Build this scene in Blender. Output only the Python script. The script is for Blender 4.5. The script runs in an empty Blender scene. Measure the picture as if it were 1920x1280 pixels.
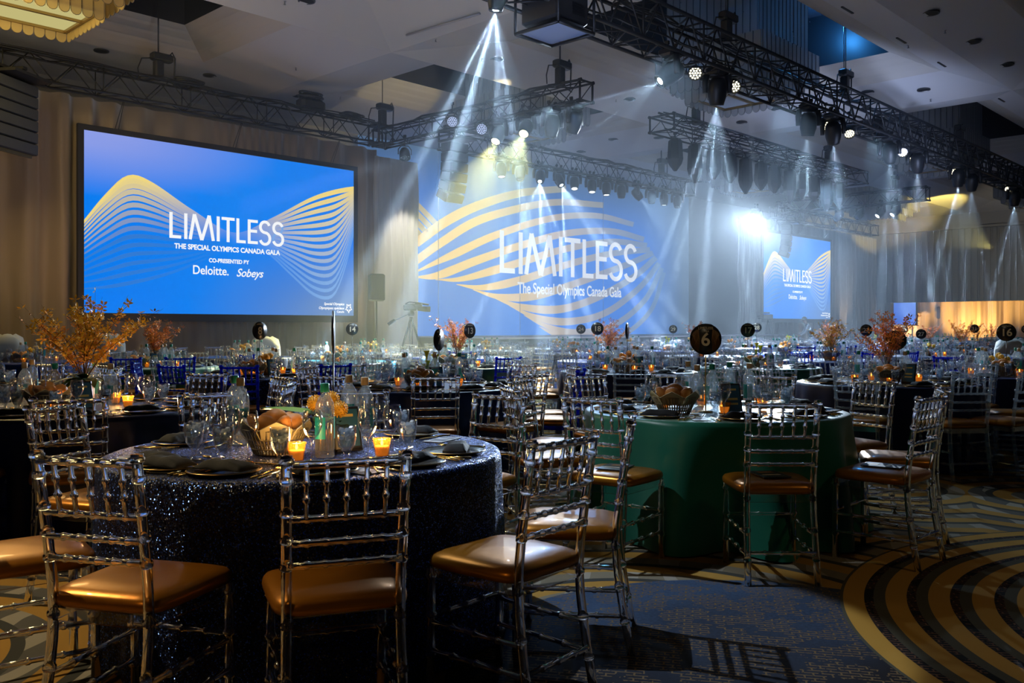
import bpy, math, random
from mathutils import Vector, Matrix
from math import sin, cos, pi, radians, atan2, sqrt, hypot
random.seed(7)
SC = bpy.context.scene
COL = SC.collection
# ------------------------------------------------------------------ camera, world, exposure
# World X and Y follow the room's walls; the camera stands at the origin, 1.30 m up.
F = 1690.0                      # focal length in pixels of the 1920 px wide frame
HZ = 614.0                      # horizon line
TH = radians(43.8)
SN, CN = sin(TH), cos(TH)
CAMH = 1.30
cam_d = bpy.data.cameras.new('camera'); cam = bpy.data.objects.new('camera', cam_d); COL.objects.link(cam)
cam_d.sensor_width = 36.0; cam_d.lens = 36.0*F/1920.0
cam_d.shift_y = (HZ-640.0)/1920.0
cam_d.clip_end = 300
cam.location = (0, 0, CAMH)
cam.rotation_euler = (pi/2, 0, -(pi/2-atan2(SN, CN)))
SC.camera = cam
cam_d.dof.use_dof = True; cam_d.dof.focus_distance = 11.0; cam_d.dof.aperture_fstop = 16.0
SC.view_settings.view_transform = 'Standard'; SC.view_settings.look = 'None'
SC.view_settings.gamma = 1.0; SC.view_settings.use_curve_mapping = False
SC.view_settings.exposure = 0.0
cy = SC.cycles
cy.use_denoising = True
try: cy.denoiser = 'OPENIMAGEDENOISE'
except Exception: pass
cy.max_bounces = 10; cy.diffuse_bounces = 2; cy.glossy_bounces = 3; cy.transmission_bounces = 10
cy.transparent_max_bounces = 28; cy.volume_bounces = 0
cy.caustics_reflective = False; cy.caustics_refractive = False
cy.sample_clamp_indirect = 4.0; cy.sample_clamp_direct = 0.0
cy.use_light_tree = True
wd = bpy.data.worlds.new('world'); SC.world = wd; wd.use_nodes = True
wd.node_tree.nodes['Background'].inputs[0].default_value = (0.35, 0.5, 1.0, 1)
wd.node_tree.nodes['Background'].inputs[1].default_value = 0.010

def c2w(X, Z, h):               # metres right of / ahead of the camera -> room
    return Vector((X*SN+Z*CN, -X*CN+Z*SN, h))
def P(px, y, z):                # a point seen at px, y, z metres ahead
    return c2w((px-960.0)/F*z, z, CAMH+(HZ-y)/F*z)
def proj(v):
    z = v[0]*CN+v[1]*SN
    X = v[0]*SN-v[1]*CN
    return (960+X/z*F, HZ-(v[2]-CAMH)/z*F, z)
def on_v(px, v):                # u of the point on the plane Y=v seen in column px
    a = (px-960.0)/F
    z = v/(SN-a*CN)
    return z*(CN+a*SN), z
def lin(c): return tuple(((x/12.92) if x <= .04045 else ((x+.055)/1.055)**2.4) for x in c)

LIGHTS = {}
def lamp(name, kind, loc, energy, color, target=None, size=0.1, spot=40, blend=.2, gobo=None, sizey=None, scale=6.0, seed=0):
    d = bpy.data.lights.new(name, kind); d.energy = energy; d.color = color
    o = bpy.data.objects.new(name, d); COL.objects.link(o); o.location = loc
    if target is not None:
        dr = Vector(target)-Vector(loc)
        o.rotation_euler = dr.to_track_quat('-Z', 'Y').to_euler()
    if kind == 'SPOT':
        d.spot_size = radians(spot); d.spot_blend = blend; d.shadow_soft_size = size
    elif kind == 'POINT': d.shadow_soft_size = size
    elif kind == 'AREA':
        d.size = size
        if sizey: d.shape = 'RECTANGLE'; d.size_y = sizey
    if gobo:
        d.use_nodes = True; nt = d.node_tree; n = nt.nodes; l = nt.links
        em = n['Emission']
        tc = n.new('ShaderNodeTexCoord')
        sp = n.new('ShaderNodeSeparateXYZ'); l.new(tc.outputs['Normal'], sp.inputs[0])
        dv = n.new('ShaderNodeVectorMath'); dv.operation = 'DIVIDE'
        l.new(tc.outputs['Normal'], dv.inputs[0])
        cb = n.new('ShaderNodeCombineXYZ')
        for i in range(3): l.new(sp.outputs[2], cb.inputs[i])
        l.new(cb.outputs[0], dv.inputs[1])
        vo = n.new('ShaderNodeTexVoronoi'); vo.inputs['Scale'].default_value = scale; vo.inputs['Randomness'].default_value = .55
        mp = n.new('ShaderNodeMapping'); mp.inputs['Location'].default_value = (seed*3.1, seed*1.7, 0); mp.inputs['Scale'].default_value = (1, 1, 0)
        l.new(dv.outputs[0], mp.inputs[0]); l.new(mp.outputs[0], vo.inputs['Vector'])
        rp = n.new('ShaderNodeMapRange'); rp.inputs[1].default_value = .08; rp.inputs[2].default_value = .21
        rp.inputs[3].default_value = gobo; rp.inputs[4].default_value = .25
        l.new(vo.outputs['Distance'], rp.inputs[0]); l.new(rp.outputs[0], em.inputs['Strength'])
    return o
# ------------------------------------------------------------------ helpers
MATS = {}
def mat(name, col, rough=.5, metal=0., emis=None, es=1., trans=0., spec=.5, coat=0., sheen=0., bump=None, var=None, ior=1.45):
    if name in MATS: return MATS[name]
    m = bpy.data.materials.new(name); m.use_nodes = True; nt = m.node_tree
    b = nt.nodes['Principled BSDF']
    b.inputs['Base Color'].default_value = (*col, 1); b.inputs['Roughness'].default_value = rough
    b.inputs['Metallic'].default_value = metal; b.inputs['Specular IOR Level'].default_value = spec
    b.inputs['Transmission Weight'].default_value = trans; b.inputs['Coat Weight'].default_value = coat
    b.inputs['Sheen Weight'].default_value = sheen; b.inputs['IOR'].default_value = ior
    if emis: b.inputs['Emission Color'].default_value = (*emis, 1); b.inputs['Emission Strength'].default_value = es
    tc = None
    if bump or var:
        tc = nt.nodes.new('ShaderNodeTexCoord')
    if bump:
        nz = nt.nodes.new('ShaderNodeTexNoise'); nz.inputs['Scale'].default_value = bump[0]; nz.inputs['Detail'].default_value = 3
        bp = nt.nodes.new('ShaderNodeBump'); bp.inputs['Strength'].default_value = bump[1]; bp.inputs['Distance'].default_value = .01
        nt.links.new(tc.outputs['Object'], nz.inputs[0]); nt.links.new(nz.outputs[0], bp.inputs['Height']); nt.links.new(bp.outputs[0], b.inputs['Normal'])
    if var:
        nz = nt.nodes.new('ShaderNodeTexNoise'); nz.inputs['Scale'].default_value = var[0]; nz.inputs['Detail'].default_value = 4
        mx = nt.nodes.new('ShaderNodeMix'); mx.data_type = 'RGBA'
        mx.inputs[6].default_value = (*col, 1); mx.inputs[7].default_value = (*var[1], 1)
        nt.links.new(tc.outputs['Object'], nz.inputs[0]); nt.links.new(nz.outputs[0], mx.inputs[0]); nt.links.new(mx.outputs[2], b.inputs['Base Color'])
    MATS[name] = m
    return m
def emit(name, col, s=1.):
    if name in MATS: return MATS[name]
    m = bpy.data.materials.new(name); m.use_nodes = True; nt = m.node_tree; nt.nodes.clear()
    o = nt.nodes.new('ShaderNodeOutputMaterial'); e = nt.nodes.new('ShaderNodeEmission')
    e.inputs[0].default_value = (*col, 1); e.inputs[1].default_value = s
    nt.links.new(e.outputs[0], o.inputs[0]); MATS[name] = m
    return m
def clear_mat(name, tint, gloss=(1, 1, 1), rough=.06, ior=1.5, frost=0., frostcol=(.8, .85, .9), boost=1.0, pw=4.):
    if name in MATS: return MATS[name]
    m = bpy.data.materials.new(name); m.use_nodes = True; nt = m.node_tree; nt.nodes.clear()
    N = nt.nodes.new; L = nt.links.new
    o = N('ShaderNodeOutputMaterial'); t = N('ShaderNodeBsdfTransparent'); t.inputs[0].default_value = (*tint, 1)
    g = N('ShaderNodeBsdfGlossy'); g.inputs[0].default_value = (*gloss, 1); g.inputs['Roughness'].default_value = rough
    ge = N('ShaderNodeNewGeometry'); dt = N('ShaderNodeVectorMath'); dt.operation = 'DOT_PRODUCT'
    L(ge.outputs['Normal'], dt.inputs[0]); L(ge.outputs['Incoming'], dt.inputs[1])
    def mt(op, x, y=None):
        n = N('ShaderNodeMath'); n.operation = op; n.use_clamp = op == 'ADD'
        for i, q in enumerate((x, y)):
            if q is None: continue
            if isinstance(q, (int, float)): n.inputs[i].default_value = q
            else: L(q, n.inputs[i])
        return n.outputs[0]
    f0 = ((ior-1)/(ior+1))**2
    fac = mt('POWER', mt('SUBTRACT', 1., mt('ABSOLUTE', dt.outputs['Value'])), pw)
    fac = mt('ADD', mt('MULTIPLY', fac, .85*min(1., boost)), f0*boost)
    mx = N('ShaderNodeMixShader'); L(fac, mx.inputs[0]); L(t.outputs[0], mx.inputs[1]); L(g.outputs[0], mx.inputs[2])
    out = mx.outputs[0]
    if frost > 0:
        d = N('ShaderNodeBsdfTranslucent'); d.inputs[0].default_value = (*frostcol, 1)
        d2 = N('ShaderNodeBsdfDiffuse'); d2.inputs[0].default_value = (*frostcol, 1)
        md = N('ShaderNodeMixShader'); L(d.outputs[0], md.inputs[1]); L(d2.outputs[0], md.inputs[2])
        m2 = N('ShaderNodeMixShader'); m2.inputs[0].default_value = frost; L(out, m2.inputs[1]); L(md.outputs[0], m2.inputs[2]); out = m2.outputs[0]
    L(out, o.inputs[0]); MATS[name] = m
    return m

class MB:
    def __init__(s): s.v = []; s.f = []; s.m = []; s.sm = []; s.c = None
    def add(s, vs, fs, mi=0, smooth=False):
        k = len(s.v); s.v.extend([tuple(p) for p in vs])
        for f in fs: s.f.append(tuple(i+k for i in f)); s.m.append(mi); s.sm.append(smooth)
        return s
    def box(s, c, d, rot=None, mi=0):
        x, y, z = d[0]/2, d[1]/2, d[2]/2
        pts = [Vector((sx*x, sy*y, sz*z)) for sx in (-1, 1) for sy in (-1, 1) for sz in (-1, 1)]
        if rot is not None: pts = [rot @ p for p in pts]
        pts = [p+Vector(c) for p in pts]
        return s.add(pts, [(0, 1, 3, 2), (4, 6, 7, 5), (0, 4, 5, 1), (2, 3, 7, 6), (0, 2, 6, 4), (1, 5, 7, 3)], mi)
    def bbox(s, c, d, b=.01, rot=None, mi=0):   # box with chamfered vertical and horizontal edges
        x, y, z = d[0]/2, d[1]/2, d[2]/2
        rings = [(x-b, y-b, -z), (x, y, -z+b), (x, y, z-b), (x-b, y-b, z)]
        pts = []
        for (rx, ry, rz) in rings:
            for (px, py) in ((-rx+b, -ry), (rx-b, -ry), (rx, -ry+b), (rx, ry-b), (rx-b, ry), (-rx+b, ry), (-rx, ry-b), (-rx, -ry+b)):
                p = Vector((px, py, rz)); pts.append((rot @ p if rot is not None else p)+Vector(c))
        fs = [tuple(range(7, -1, -1)), tuple(range(24, 32))]
        for r in range(3):
            for i in range(8): j = (i+1) % 8; fs.append((r*8+i, r*8+j, r*8+8+j, r*8+8+i))
        return s.add(pts, fs, mi)
    def tube(s, pts, r, seg=8, mi=0, cap=True, smooth=True):
        pts = [Vector(p) for p in pts]; n = len(pts)
        rr = r if isinstance(r, (list, tuple)) else [r]*n
        vs = []; up = None
        for i, p in enumerate(pts):
            d = (pts[min(i+1, n-1)]-pts[max(i-1, 0)])
            if d.length < 1e-9: d = Vector((0, 0, 1))
            d.normalize()
            if up is None:
                up = Vector((0, 0, 1)) if abs(d.z) < .9 else Vector((1, 0, 0))
            a = d.cross(up)
            if a.length < 1e-6: a = d.orthogonal()
            a.normalize(); b = a.cross(d).normalized(); up = b
            for k in range(seg):
                t = 2*pi*k/seg; vs.append(p+(a*cos(t)+b*sin(t))*rr[i])
        fs = []
        for i in range(n-1):
            for k in range(seg):
                j = (k+1) % seg; fs.append((i*seg+k, i*seg+j, (i+1)*seg+j, (i+1)*seg+k))
        s.add(vs, fs, mi, smooth)
        if cap:
            k0 = len(s.v)-n*seg
            s.f.append(tuple(k0+k for k in range(seg-1, -1, -1))); s.m.append(mi); s.sm.append(False)
            s.f.append(tuple(k0+(n-1)*seg+k for k in range(seg))); s.m.append(mi); s.sm.append(False)
        return s
    def bead(s, a, b, r, beads, rb=None, wb=.012, seg=8, mi=0):   # a rod with turned rings along it
        a = Vector(a); b = Vector(b); L = (b-a).length; d = (b-a)/L
        rb = rb or r*1.45
        st = [(0, r)]
        for t in beads:
            c = t*L; st += [(c-wb, r), (c-wb*.5, rb), (c+wb*.5, rb), (c+wb, r)]
        st.append((L, r))
        st = [(max(0, min(L, q)), w) for q, w in st]
        return s.tube([a+d*q for q, w in st], [w for q, w in st], seg, mi)
    def lathe(s, prof, seg=16, c=(0, 0, 0), mi=0, smooth=True, axis=None):
        vs = []; c = Vector(c)
        for (r, z) in prof:
            for k in range(seg):
                t = 2*pi*k/seg; p = Vector((r*cos(t), r*sin(t), z))
                vs.append((axis @ p if axis is not None else p)+c)
        fs = []
        for i in range(len(prof)-1):
            for k in range(seg):
                j = (k+1) % seg; fs.append((i*seg+k, i*seg+j, (i+1)*seg+j, (i+1)*seg+k))
        return s.add(vs, fs, mi, smooth)
    def ball(s, c, r, seg=10, rings=6, sc=(1, 1, 1), mi=0, rot=None):
        vs = []; c = Vector(c)
        for i in range(rings+1):
            ph = pi*i/rings
            for k in range(seg):
                t = 2*pi*k/seg; p = Vector((r*sc[0]*sin(ph)*cos(t), r*sc[1]*sin(ph)*sin(t), r*sc[2]*cos(ph)))
                vs.append((rot @ p if rot is not None else p)+c)
        fs = []
        for i in range(rings):
            for k in range(seg):
                j = (k+1) % seg; fs.append((i*seg+k, (i+1)*seg+k, (i+1)*seg+j, i*seg+j))
        return s.add(vs, fs, mi, True)
    def prism(s, poly, d, mi=0):      # polygon (list of 3-D points) pushed along d
        n = len(poly); d = Vector(d)
        vs = [Vector(p) for p in poly]+[Vector(p)+d for p in poly]
        fs = [tuple(range(n-1, -1, -1)), tuple(range(n, 2*n))]+[(i, (i+1) % n, n+(i+1) % n, n+i) for i in range(n)]
        return s.add(vs, fs, mi)
    def mesh(s, name, mats):
        me = bpy.data.meshes.new(name); me.from_pydata(s.v, [], s.f)
        me.polygons.foreach_set('material_index', s.m); me.polygons.foreach_set('use_smooth', s.sm)
        for m in (mats if isinstance(mats, (list, tuple)) else [mats]): me.materials.append(m)
        me.update()
        return me
    def build(s, name, mats, parent=None, loc=(0, 0, 0), rz=0.):
        o = bpy.data.objects.new(name, s.mesh(name, mats)); COL.objects.link(o)
        o.location = loc; o.rotation_euler = (0, 0, rz)
        if parent is not None: o.parent = parent
        return o
def tag(o, label=None, cat=None, group=None, kind=None):
    if label: o['label'] = label
    if cat: o['category'] = cat
    if group: o['group'] = group
    if kind: o['kind'] = kind
    return o
def thing(name, label, cat, loc=(0, 0, 0), rz=0., group=None):
    o = bpy.data.objects.new(name, None); COL.objects.link(o); o.empty_display_size = .1
    o.location = loc; o.rotation_euler = (0, 0, rz)
    return tag(o, label, cat, group)
def place(me, name, loc, rz=0., parent=None, rot=None, sc=None):
    o = bpy.data.objects.new(name, me); COL.objects.link(o); o.location = loc
    o.rotation_euler = rot if rot else (0, 0, rz)
    if sc: o.scale = sc
    if parent is not None: o.parent = parent
    return o
def kids(o): return [c for c in bpy.data.objects if c.parent == o]
class Kit:      # a thing and its part meshes, copied with obj.copy()
    def __init__(s, name, parts): s.name = name; s.parts = parts; s.proto = None; s.ch = None
    def put(s, loc, rz, label, cat, group=None, rot=None, sc=None):
        if s.proto is None:
            r = thing(s.name, label, cat, loc, rz, group); s.proto = r; s.ch = []
            for p in s.parts:
                me = p[1]; q = place(me, p[0], (0, 0, 0), parent=r)
                if len(p) > 3 and p[3]: q['label'] = p[3]
                sub = []
                for sp in (p[2] if len(p) > 2 and p[2] else []):
                    q2 = place(sp[1], sp[0], (0, 0, 0), parent=q); sub.append(q2)
                s.ch.append((q, sub))
        else:
            r = s.proto.copy(); COL.objects.link(r)
            for k in ('label', 'category', 'group'):
                if k in r: del r[k]
            for q, sub in s.ch:
                c = q.copy(); COL.objects.link(c); c.parent = r
                for g in sub:
                    d = g.copy(); COL.objects.link(d); d.parent = c
            tag(r, label, cat, group)
        r.location = loc; r.rotation_euler = rot if rot else (0, 0, rz)
        r.scale = sc if sc else (1, 1, 1)
        return r
ORD = ['first', 'second', 'third', 'fourth', 'fifth', 'sixth', 'seventh', 'eighth', 'ninth', 'tenth', 'eleventh', 'twelfth']
CNT = ['zero', 'one', 'two', 'three', 'four', 'five', 'six', 'seven', 'eight', 'nine', 'ten', 'eleven', 'twelve', 'thirteen', 'fourteen', 'fifteen', 'sixteen']
def order_labels(objs, noun, where, group=None):   # one look, told apart by their order from left to right
    n = len(objs)
    objs = sorted(objs, key=lambda o: proj(o.location)[0])
    for i, o in enumerate(objs):
        if n == 1: s = '%s %s' % (noun, where)
        elif i == 0: s = 'leftmost %s %s' % (noun, where)
        elif i == n-1: s = 'rightmost %s %s' % (noun, where)
        else: s = '%s from left %s %s' % (ORD[i] if i < 12 else CNT[min(i+1, 16)]+'th', noun, where)
        o['label'] = s
        if group: o['group'] = group
def text(body, size, m, parent, loc, rot, name='lettering', ext=.002, align='CENTER', sx=1., shear=0., bold=0., fit=None):
    c = bpy.data.curves.new(name, 'FONT'); c.body = body; c.size = size; c.extrude = ext; c.align_x = align; c.align_y = 'CENTER'
    c.shear = shear; c.offset = bold; c.materials.append(m)
    t = bpy.data.objects.new(name, c); COL.objects.link(t)
    bpy.context.view_layer.update()
    me = bpy.data.meshes.new_from_object(t.evaluated_get(bpy.context.evaluated_depsgraph_get()))
    bpy.data.objects.remove(t); bpy.data.curves.remove(c)
    o = bpy.data.objects.new(name, me); COL.objects.link(o)
    if parent is not None: o.parent = parent
    o.location = loc; o.rotation_euler = rot; o.scale = (sx, 1, 1)
    if fit:
        xs = [v.co.x for v in me.vertices]; o.scale = (fit/(max(xs)-min(xs)), 1, 1)
    return o
# ------------------------------------------------------------------ the room
WV = 21.3          # plane of the drape and screens
BV = 24.4          # stage backdrop
RU = 54.9          # far right wall
def noise_mix(nt, a, b, scale, detail=3):
    n = nt.nodes.new('ShaderNodeTexNoise'); n.inputs['Scale'].default_value = scale; n.inputs['Detail'].default_value = detail
    return n
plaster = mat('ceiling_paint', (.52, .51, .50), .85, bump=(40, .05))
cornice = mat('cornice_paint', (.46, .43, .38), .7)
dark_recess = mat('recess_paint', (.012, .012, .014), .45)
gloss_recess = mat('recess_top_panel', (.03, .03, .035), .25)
UL = [-14.3, -.45, 13.4, 27.3, 41.1, RU]
ROWS = [(-3.4, 7.2, 0.2, 4.6), (7.2, 16.8, 9.3, 13.9), (16.8, BV+.3, 18.3, 20.7)]   # ridge, ridge, recess from, to
RH, MH, DH = 7.8, 8.1, 8.6
def cell_rect(i, r): 
    u0, u1 = UL[i], UL[i+1]; v0, v1, a, b = ROWS[r]
    return u0, u1, v0, v1, u0+3.0, u1-3.2, a, b
cb = MB()
CM = 1.0
for i in range(5):
    for r in range(3):
        u0, u1, v0, v1, ra, rb, a, b = cell_rect(i, r)
        def ring(ua, ub, va, vb, z): return [(ua, va, z), (ub, va, z), (ub, vb, z), (ua, vb, z)]
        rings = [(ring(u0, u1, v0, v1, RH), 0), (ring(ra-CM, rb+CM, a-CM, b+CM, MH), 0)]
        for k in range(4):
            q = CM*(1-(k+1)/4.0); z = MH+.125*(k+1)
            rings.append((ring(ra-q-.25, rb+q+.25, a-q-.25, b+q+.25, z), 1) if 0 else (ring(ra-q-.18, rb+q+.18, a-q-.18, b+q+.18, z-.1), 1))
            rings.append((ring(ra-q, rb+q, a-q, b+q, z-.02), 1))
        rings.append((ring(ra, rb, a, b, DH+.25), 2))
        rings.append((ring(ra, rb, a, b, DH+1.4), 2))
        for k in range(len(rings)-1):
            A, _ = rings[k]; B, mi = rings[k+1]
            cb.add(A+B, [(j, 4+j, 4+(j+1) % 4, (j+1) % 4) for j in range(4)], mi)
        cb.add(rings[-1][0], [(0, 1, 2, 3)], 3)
ceil = tag(cb.build('ceiling', [plaster, cornice, dark_recess, gloss_recess]), 'pale plaster coffered ceiling with stepped cornices and dark recesses', kind='structure')
def ceil_h(u, v):
    for i in range(5):
        for r in range(3):
            u0, u1, v0, v1, ra, rb, a, b = cell_rect(i, r)
            if u0 <= u <= u1 and v0 <= v <= v1:
                t = min((u-u0)/(ra-CM-u0), (u1-u)/(u1-rb-CM), (v-v0)/(a-CM-v0), (v1-v)/(v1-b-CM))
                return (RH+(MH-RH)*t) if t < 1 else None
    return None
def ray_ceiling(px, y):
    h = 7.95
    for _ in range(6):
        z = (h-CAMH)*F/(HZ-y); p = c2w((px-960)/F*z, z, h)
        q = ceil_h(p.x, p.y)
        if q is None: return None
        h = q
    return p
# floor: carpet of arcs, bars and woven dashes
def carpet():
    m = bpy.data.materials.new('patterned_carpet'); m.use_nodes = True; nt = m.node_tree; N = nt.nodes.new; L = nt.links.new
    b = nt.nodes['Principled BSDF']; b.inputs['Roughness'].default_value = .95; b.inputs['Specular IOR Level'].default_value = .1
    tc = N('ShaderNodeTexCoord'); sp = N('ShaderNodeSeparateXYZ'); L(tc.outputs['Object'], sp.inputs[0])
    def M(op, a, bb=None, cl=False):
        n = N('ShaderNodeMath'); n.operation = op; n.use_clamp = cl
        for i, x in enumerate((a, bb)):
            if x is None: continue
            if isinstance(x, (int, float)): n.inputs[i].default_value = x
            else: L(x, n.inputs[i])
        return n.outputs[0]
    def mixc(f, a, bb):
        n = N('ShaderNodeMix'); n.data_type = 'RGBA'; L(f, n.inputs[0])
        for i, x in ((6, a), (7, bb)):
            if isinstance(x, tuple): n.inputs[i].default_value = (*x, 1)
            else: L(x, n.inputs[i])
        return n.outputs[2]
    def dist(cx, cyy):
        dx = M('SUBTRACT', sp.outputs[0], cx); dy = M('SUBTRACT', sp.outputs[1], cyy)
        return M('SQRT', M('ADD', M('MULTIPLY', dx, dx), M('MULTIPLY', dy, dy)))
    def bands(d, pitch, w0, w1):   # 1 where frac(d/pitch) in (w0,w1)
        fr = M('FRACT', M('DIVIDE', d, pitch))
        return M('MULTIPLY', M('GREATER_THAN', fr, w0), M('LESS_THAN', fr, w1))
    big = N('ShaderNodeTexNoise'); big.inputs['Scale'].default_value = .55; big.inputs['Detail'].default_value = 1; L(tc.outputs['Object'], big.inputs[0])
    fine = N('ShaderNodeTexNoise'); fine.inputs['Scale'].default_value = 60; L(tc.outputs['Object'], fine.inputs[0])
    cw = c2w(3.65, 3.6, 0)
    d1 = dist(cw.x, cw.y)
    disc = M('LESS_THAN', d1, 2.2)
    # basket weave dashes
    br = N('ShaderNodeTexBrick'); br.inputs['Scale'].default_value = 13; br.inputs['Mortar Size'].default_value = .05
    br.inputs['Brick Width'].default_value = .9; br.inputs['Row Height'].default_value = .35
    br.inputs['Color1'].default_value = (0, 0, 0, 1); br.inputs['Color2'].default_value = (0, 0, 0, 1); br.inputs['Mortar'].default_value = (1, 1, 1, 1)
    rot = N('ShaderNodeMapping'); rot.inputs['Rotation'].default_value = (0, 0, radians(58)); L(tc.outputs['Object'], rot.inputs[0]); L(rot.outputs[0], br.inputs[0])
    med = N('ShaderNodeTexNoise'); med.inputs['Scale'].default_value = 7; L(tc.outputs['Object'], med.inputs[0])
    dash = M('MULTIPLY', M('MULTIPLY', br.outputs['Color'], M('GREATER_THAN', fine.outputs[0], .42)), M('GREATER_THAN', med.outputs[0], .45))
    sm_ = N('ShaderNodeMapRange'); sm_.inputs[1].default_value = .40; sm_.inputs[2].default_value = .60; L(big.outputs[0], sm_.inputs[0])
    base = mixc(M('MULTIPLY', sm_.outputs[0], M('ADD', .4, M('MULTIPLY', fine.outputs[0], 1.1))), (.018, .017, .020), (.045, .075, .14))
    base = mixc(dash, base, (.15, .10, .05))
    # far field: several ring families around cell points
    vo = N('ShaderNodeTexVoronoi'); vo.voronoi_dimensions = '2D'; vo.inputs['Scale'].default_value = .27; L(tc.outputs['Object'], vo.inputs[0])
    dv = M('MULTIPLY', vo.outputs['Distance'], 3.7)
    ringf = bands(dv, .30, 0., .42); ringg = bands(dv, .30, .42, .6)
    # a creamy grey field under the rings of the back
    spv = N('ShaderNodeSeparateColor'); L(vo.outputs['Color'], spv.inputs[0])
    field = mixc(M('GREATER_THAN', spv.outputs[0], .5), (.10, .095, .085), (.20, .17, .12))
    streak = N('ShaderNodeTexWave'); streak.inputs['Scale'].default_value = 1.3; streak.inputs['Distortion'].default_value = 6; L(rot.outputs[0], streak.inputs[0])
    field = mixc(M('GREATER_THAN', streak.outputs[0], .72), field, (.30, .27, .22))
    ringcol = mixc(ringf, mixc(ringg, field, (.05, .05, .045)), (.36, .20, .045))
    c1 = mixc(bands(d1, .19, 0., .5), mixc(bands(d1, .19, .5, .78), mixc(dash, (.012, .012, .014), (.14, .07, .04)), (.075, .07, .05)), (.42, .23, .045))
    wnear = M('LESS_THAN', dist(c2w(1.0, 3.4, 0).x, c2w(1.0, 3.4, 0).y), 1.25)
    out = mixc(wnear, ringcol, base)
    far = M('GREATER_THAN', big.outputs[0], .60)
    out = mixc(disc, out, c1)
    inner = M('LESS_THAN', d1, 1.05)
    out = mixc(M('MULTIPLY', inner, M('GREATER_THAN', streak.outputs[0], .4)), out, (.22, .20, .17))
    L(out, b.inputs['Base Color'])
    bp = N('ShaderNodeBump'); bp.inputs['Strength'].default_value = .25; bp.inputs['Distance'].default_value = .004
    f2 = N('ShaderNodeTexNoise'); f2.inputs['Scale'].default_value = 350; L(tc.outputs['Object'], f2.inputs[0]); L(f2.outputs[0], bp.inputs['Height']); L(bp.outputs[0], b.inputs['Normal'])
    return m
fb = MB(); fb.box((29, 9, -.05), (88, 34, .1)); tag(fb.build('floor', carpet()), 'dark patterned carpet with ochre arcs and woven dashes', kind='structure')
wallp = mat('wall_paint', (.30, .29, .27), .8)
wb = MB(); wb.box((20, BV+.45, 4.4), (74, .3, 8.8)); tag(wb.build('wall_back', wallp), 'wall behind the drapes and the stage', kind='structure')
# right wall: plain band, then ribbed partition header over an open bay
ribm = mat('ribbed_partition', (.27, .27, .26), .75)
wb = MB(); wb.box((RU+.2, 8, 7.55), (.4, 33, 1.1)); wb.box((RU+.12, 8, 7.0), (.5, 33, .12)); tag(wb.build('wall_right', wallp), 'plain band of wall above the ribbed partition', kind='structure')
wb = MB(); wb.box((RU+.35, 8, 4.87), (.3, 33, 4.15))
for k in range(70):
    v = WV+.2-k*.34; wb.box((RU+.16, v, 4.87), (.10, .2, 4.12))
tag(wb.build('wall_partition', ribm), 'grey ribbed partition header above the open bay', kind='structure')
wb = MB(); wb.box((RU+.25, WV+.6, 1.4), (.5, 1.6, 2.8)); tag(wb.build('wall_pier', wallp), 'pier at the corner under the partition', kind='structure')
# drapes
def drape(name, u0, u1, v, h, label, m, amp=.13, wl=.62, along='u', seed=0, z0=.02, nz=12):
    rnd = random.Random(seed); mb = MB(); n = int(abs(u1-u0)/.05)
    ph = [rnd.uniform(0, 6.3) for _ in range(8)]
    rows = []
    for j in range(nz+1):
        t = j/nz; z = z0+(h-z0)*t
        for i in range(n+1):
            u = u0+(u1-u0)*i/n
            pleat = sin(2*pi*u/wl+1.1*sin(u*1.3+ph[0])+.5*sin(2.2*u+ph[1]))
            d = amp*(.55+.45*sin(u*.7+ph[2]))*pleat+.05*sin(2*pi*u/.23+ph[3]+.6*z)*(.4+.6*sin(z*1.1+ph[4]+u))
            d *= (.75+.25*(1-t))
            d += .03*sin(z*2.3+u*1.7+ph[5])
            mb.v.append((u, v+d, z) if along == 'u' else (v+d, u, z))
    for j in range(nz):
        for i in range(n):
            a = j*(n+1)+i; mb.f.append((a, a+1, a+n+2, a+n+1)); mb.m.append(0); mb.sm.append(True)
    o = mb.build(name, m)
    sol = o.modifiers.new('cloth_thickness', 'SOLIDIFY'); sol.thickness = .012
    return tag(o, label, 'drape')
velvet = mat('champagne_drape', (.27, .205, .15), .6, sheen=.5, bump=(25, .1))
silver = mat('silver_drape', (.34, .33, .31), .45, sheen=.5, bump=(25, .1))
grey_drape = mat('grey_drape', (.28, .28, .30), .7, sheen=.3)
drape('stage_drape', -6, 3.2, WV, 6.55, 'champagne floor-length drape at the far left edge', velvet, amp=.42, wl=1.15, seed=3)
drape('stage_drape', 3.2, 16.6, WV+.2, 6.6, 'champagne drape hanging behind the largest blue screen', velvet, amp=.17, wl=.7, seed=4)
drape('stage_drape', 16.3, 18.0, WV-.05, 6.35, 'silver drape beside the stage, lit white on its edge', silver, amp=.13, wl=.5, seed=5)
drape('stage_drape', 37.3, 39.5, WV, 6.4, 'pale drape right of the wide stage screen', silver, amp=.13, wl=.5, seed=6)
drape('stage_drape', 39.5, 53.9, WV+.25, 6.6, 'long drape behind the smaller blue screen', silver, amp=.12, wl=.62, seed=7)
# next room behind the open bay
amber = mat('amber_room_drape', (.55, .40, .22), .6)
drape('bay_drape', 2, 27, 63.5, 4.6, 'amber-lit drape in the bay under the ribbed partition', amber, amp=.22, wl=1.0, along='v', seed=9, nz=4)
wb = MB(); wb.box((59.4, 10, 4.75), (8.6, 36, .2)); tag(wb.build('ceiling_bay', wallp), 'low ceiling of the open bay', kind='structure')
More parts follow.
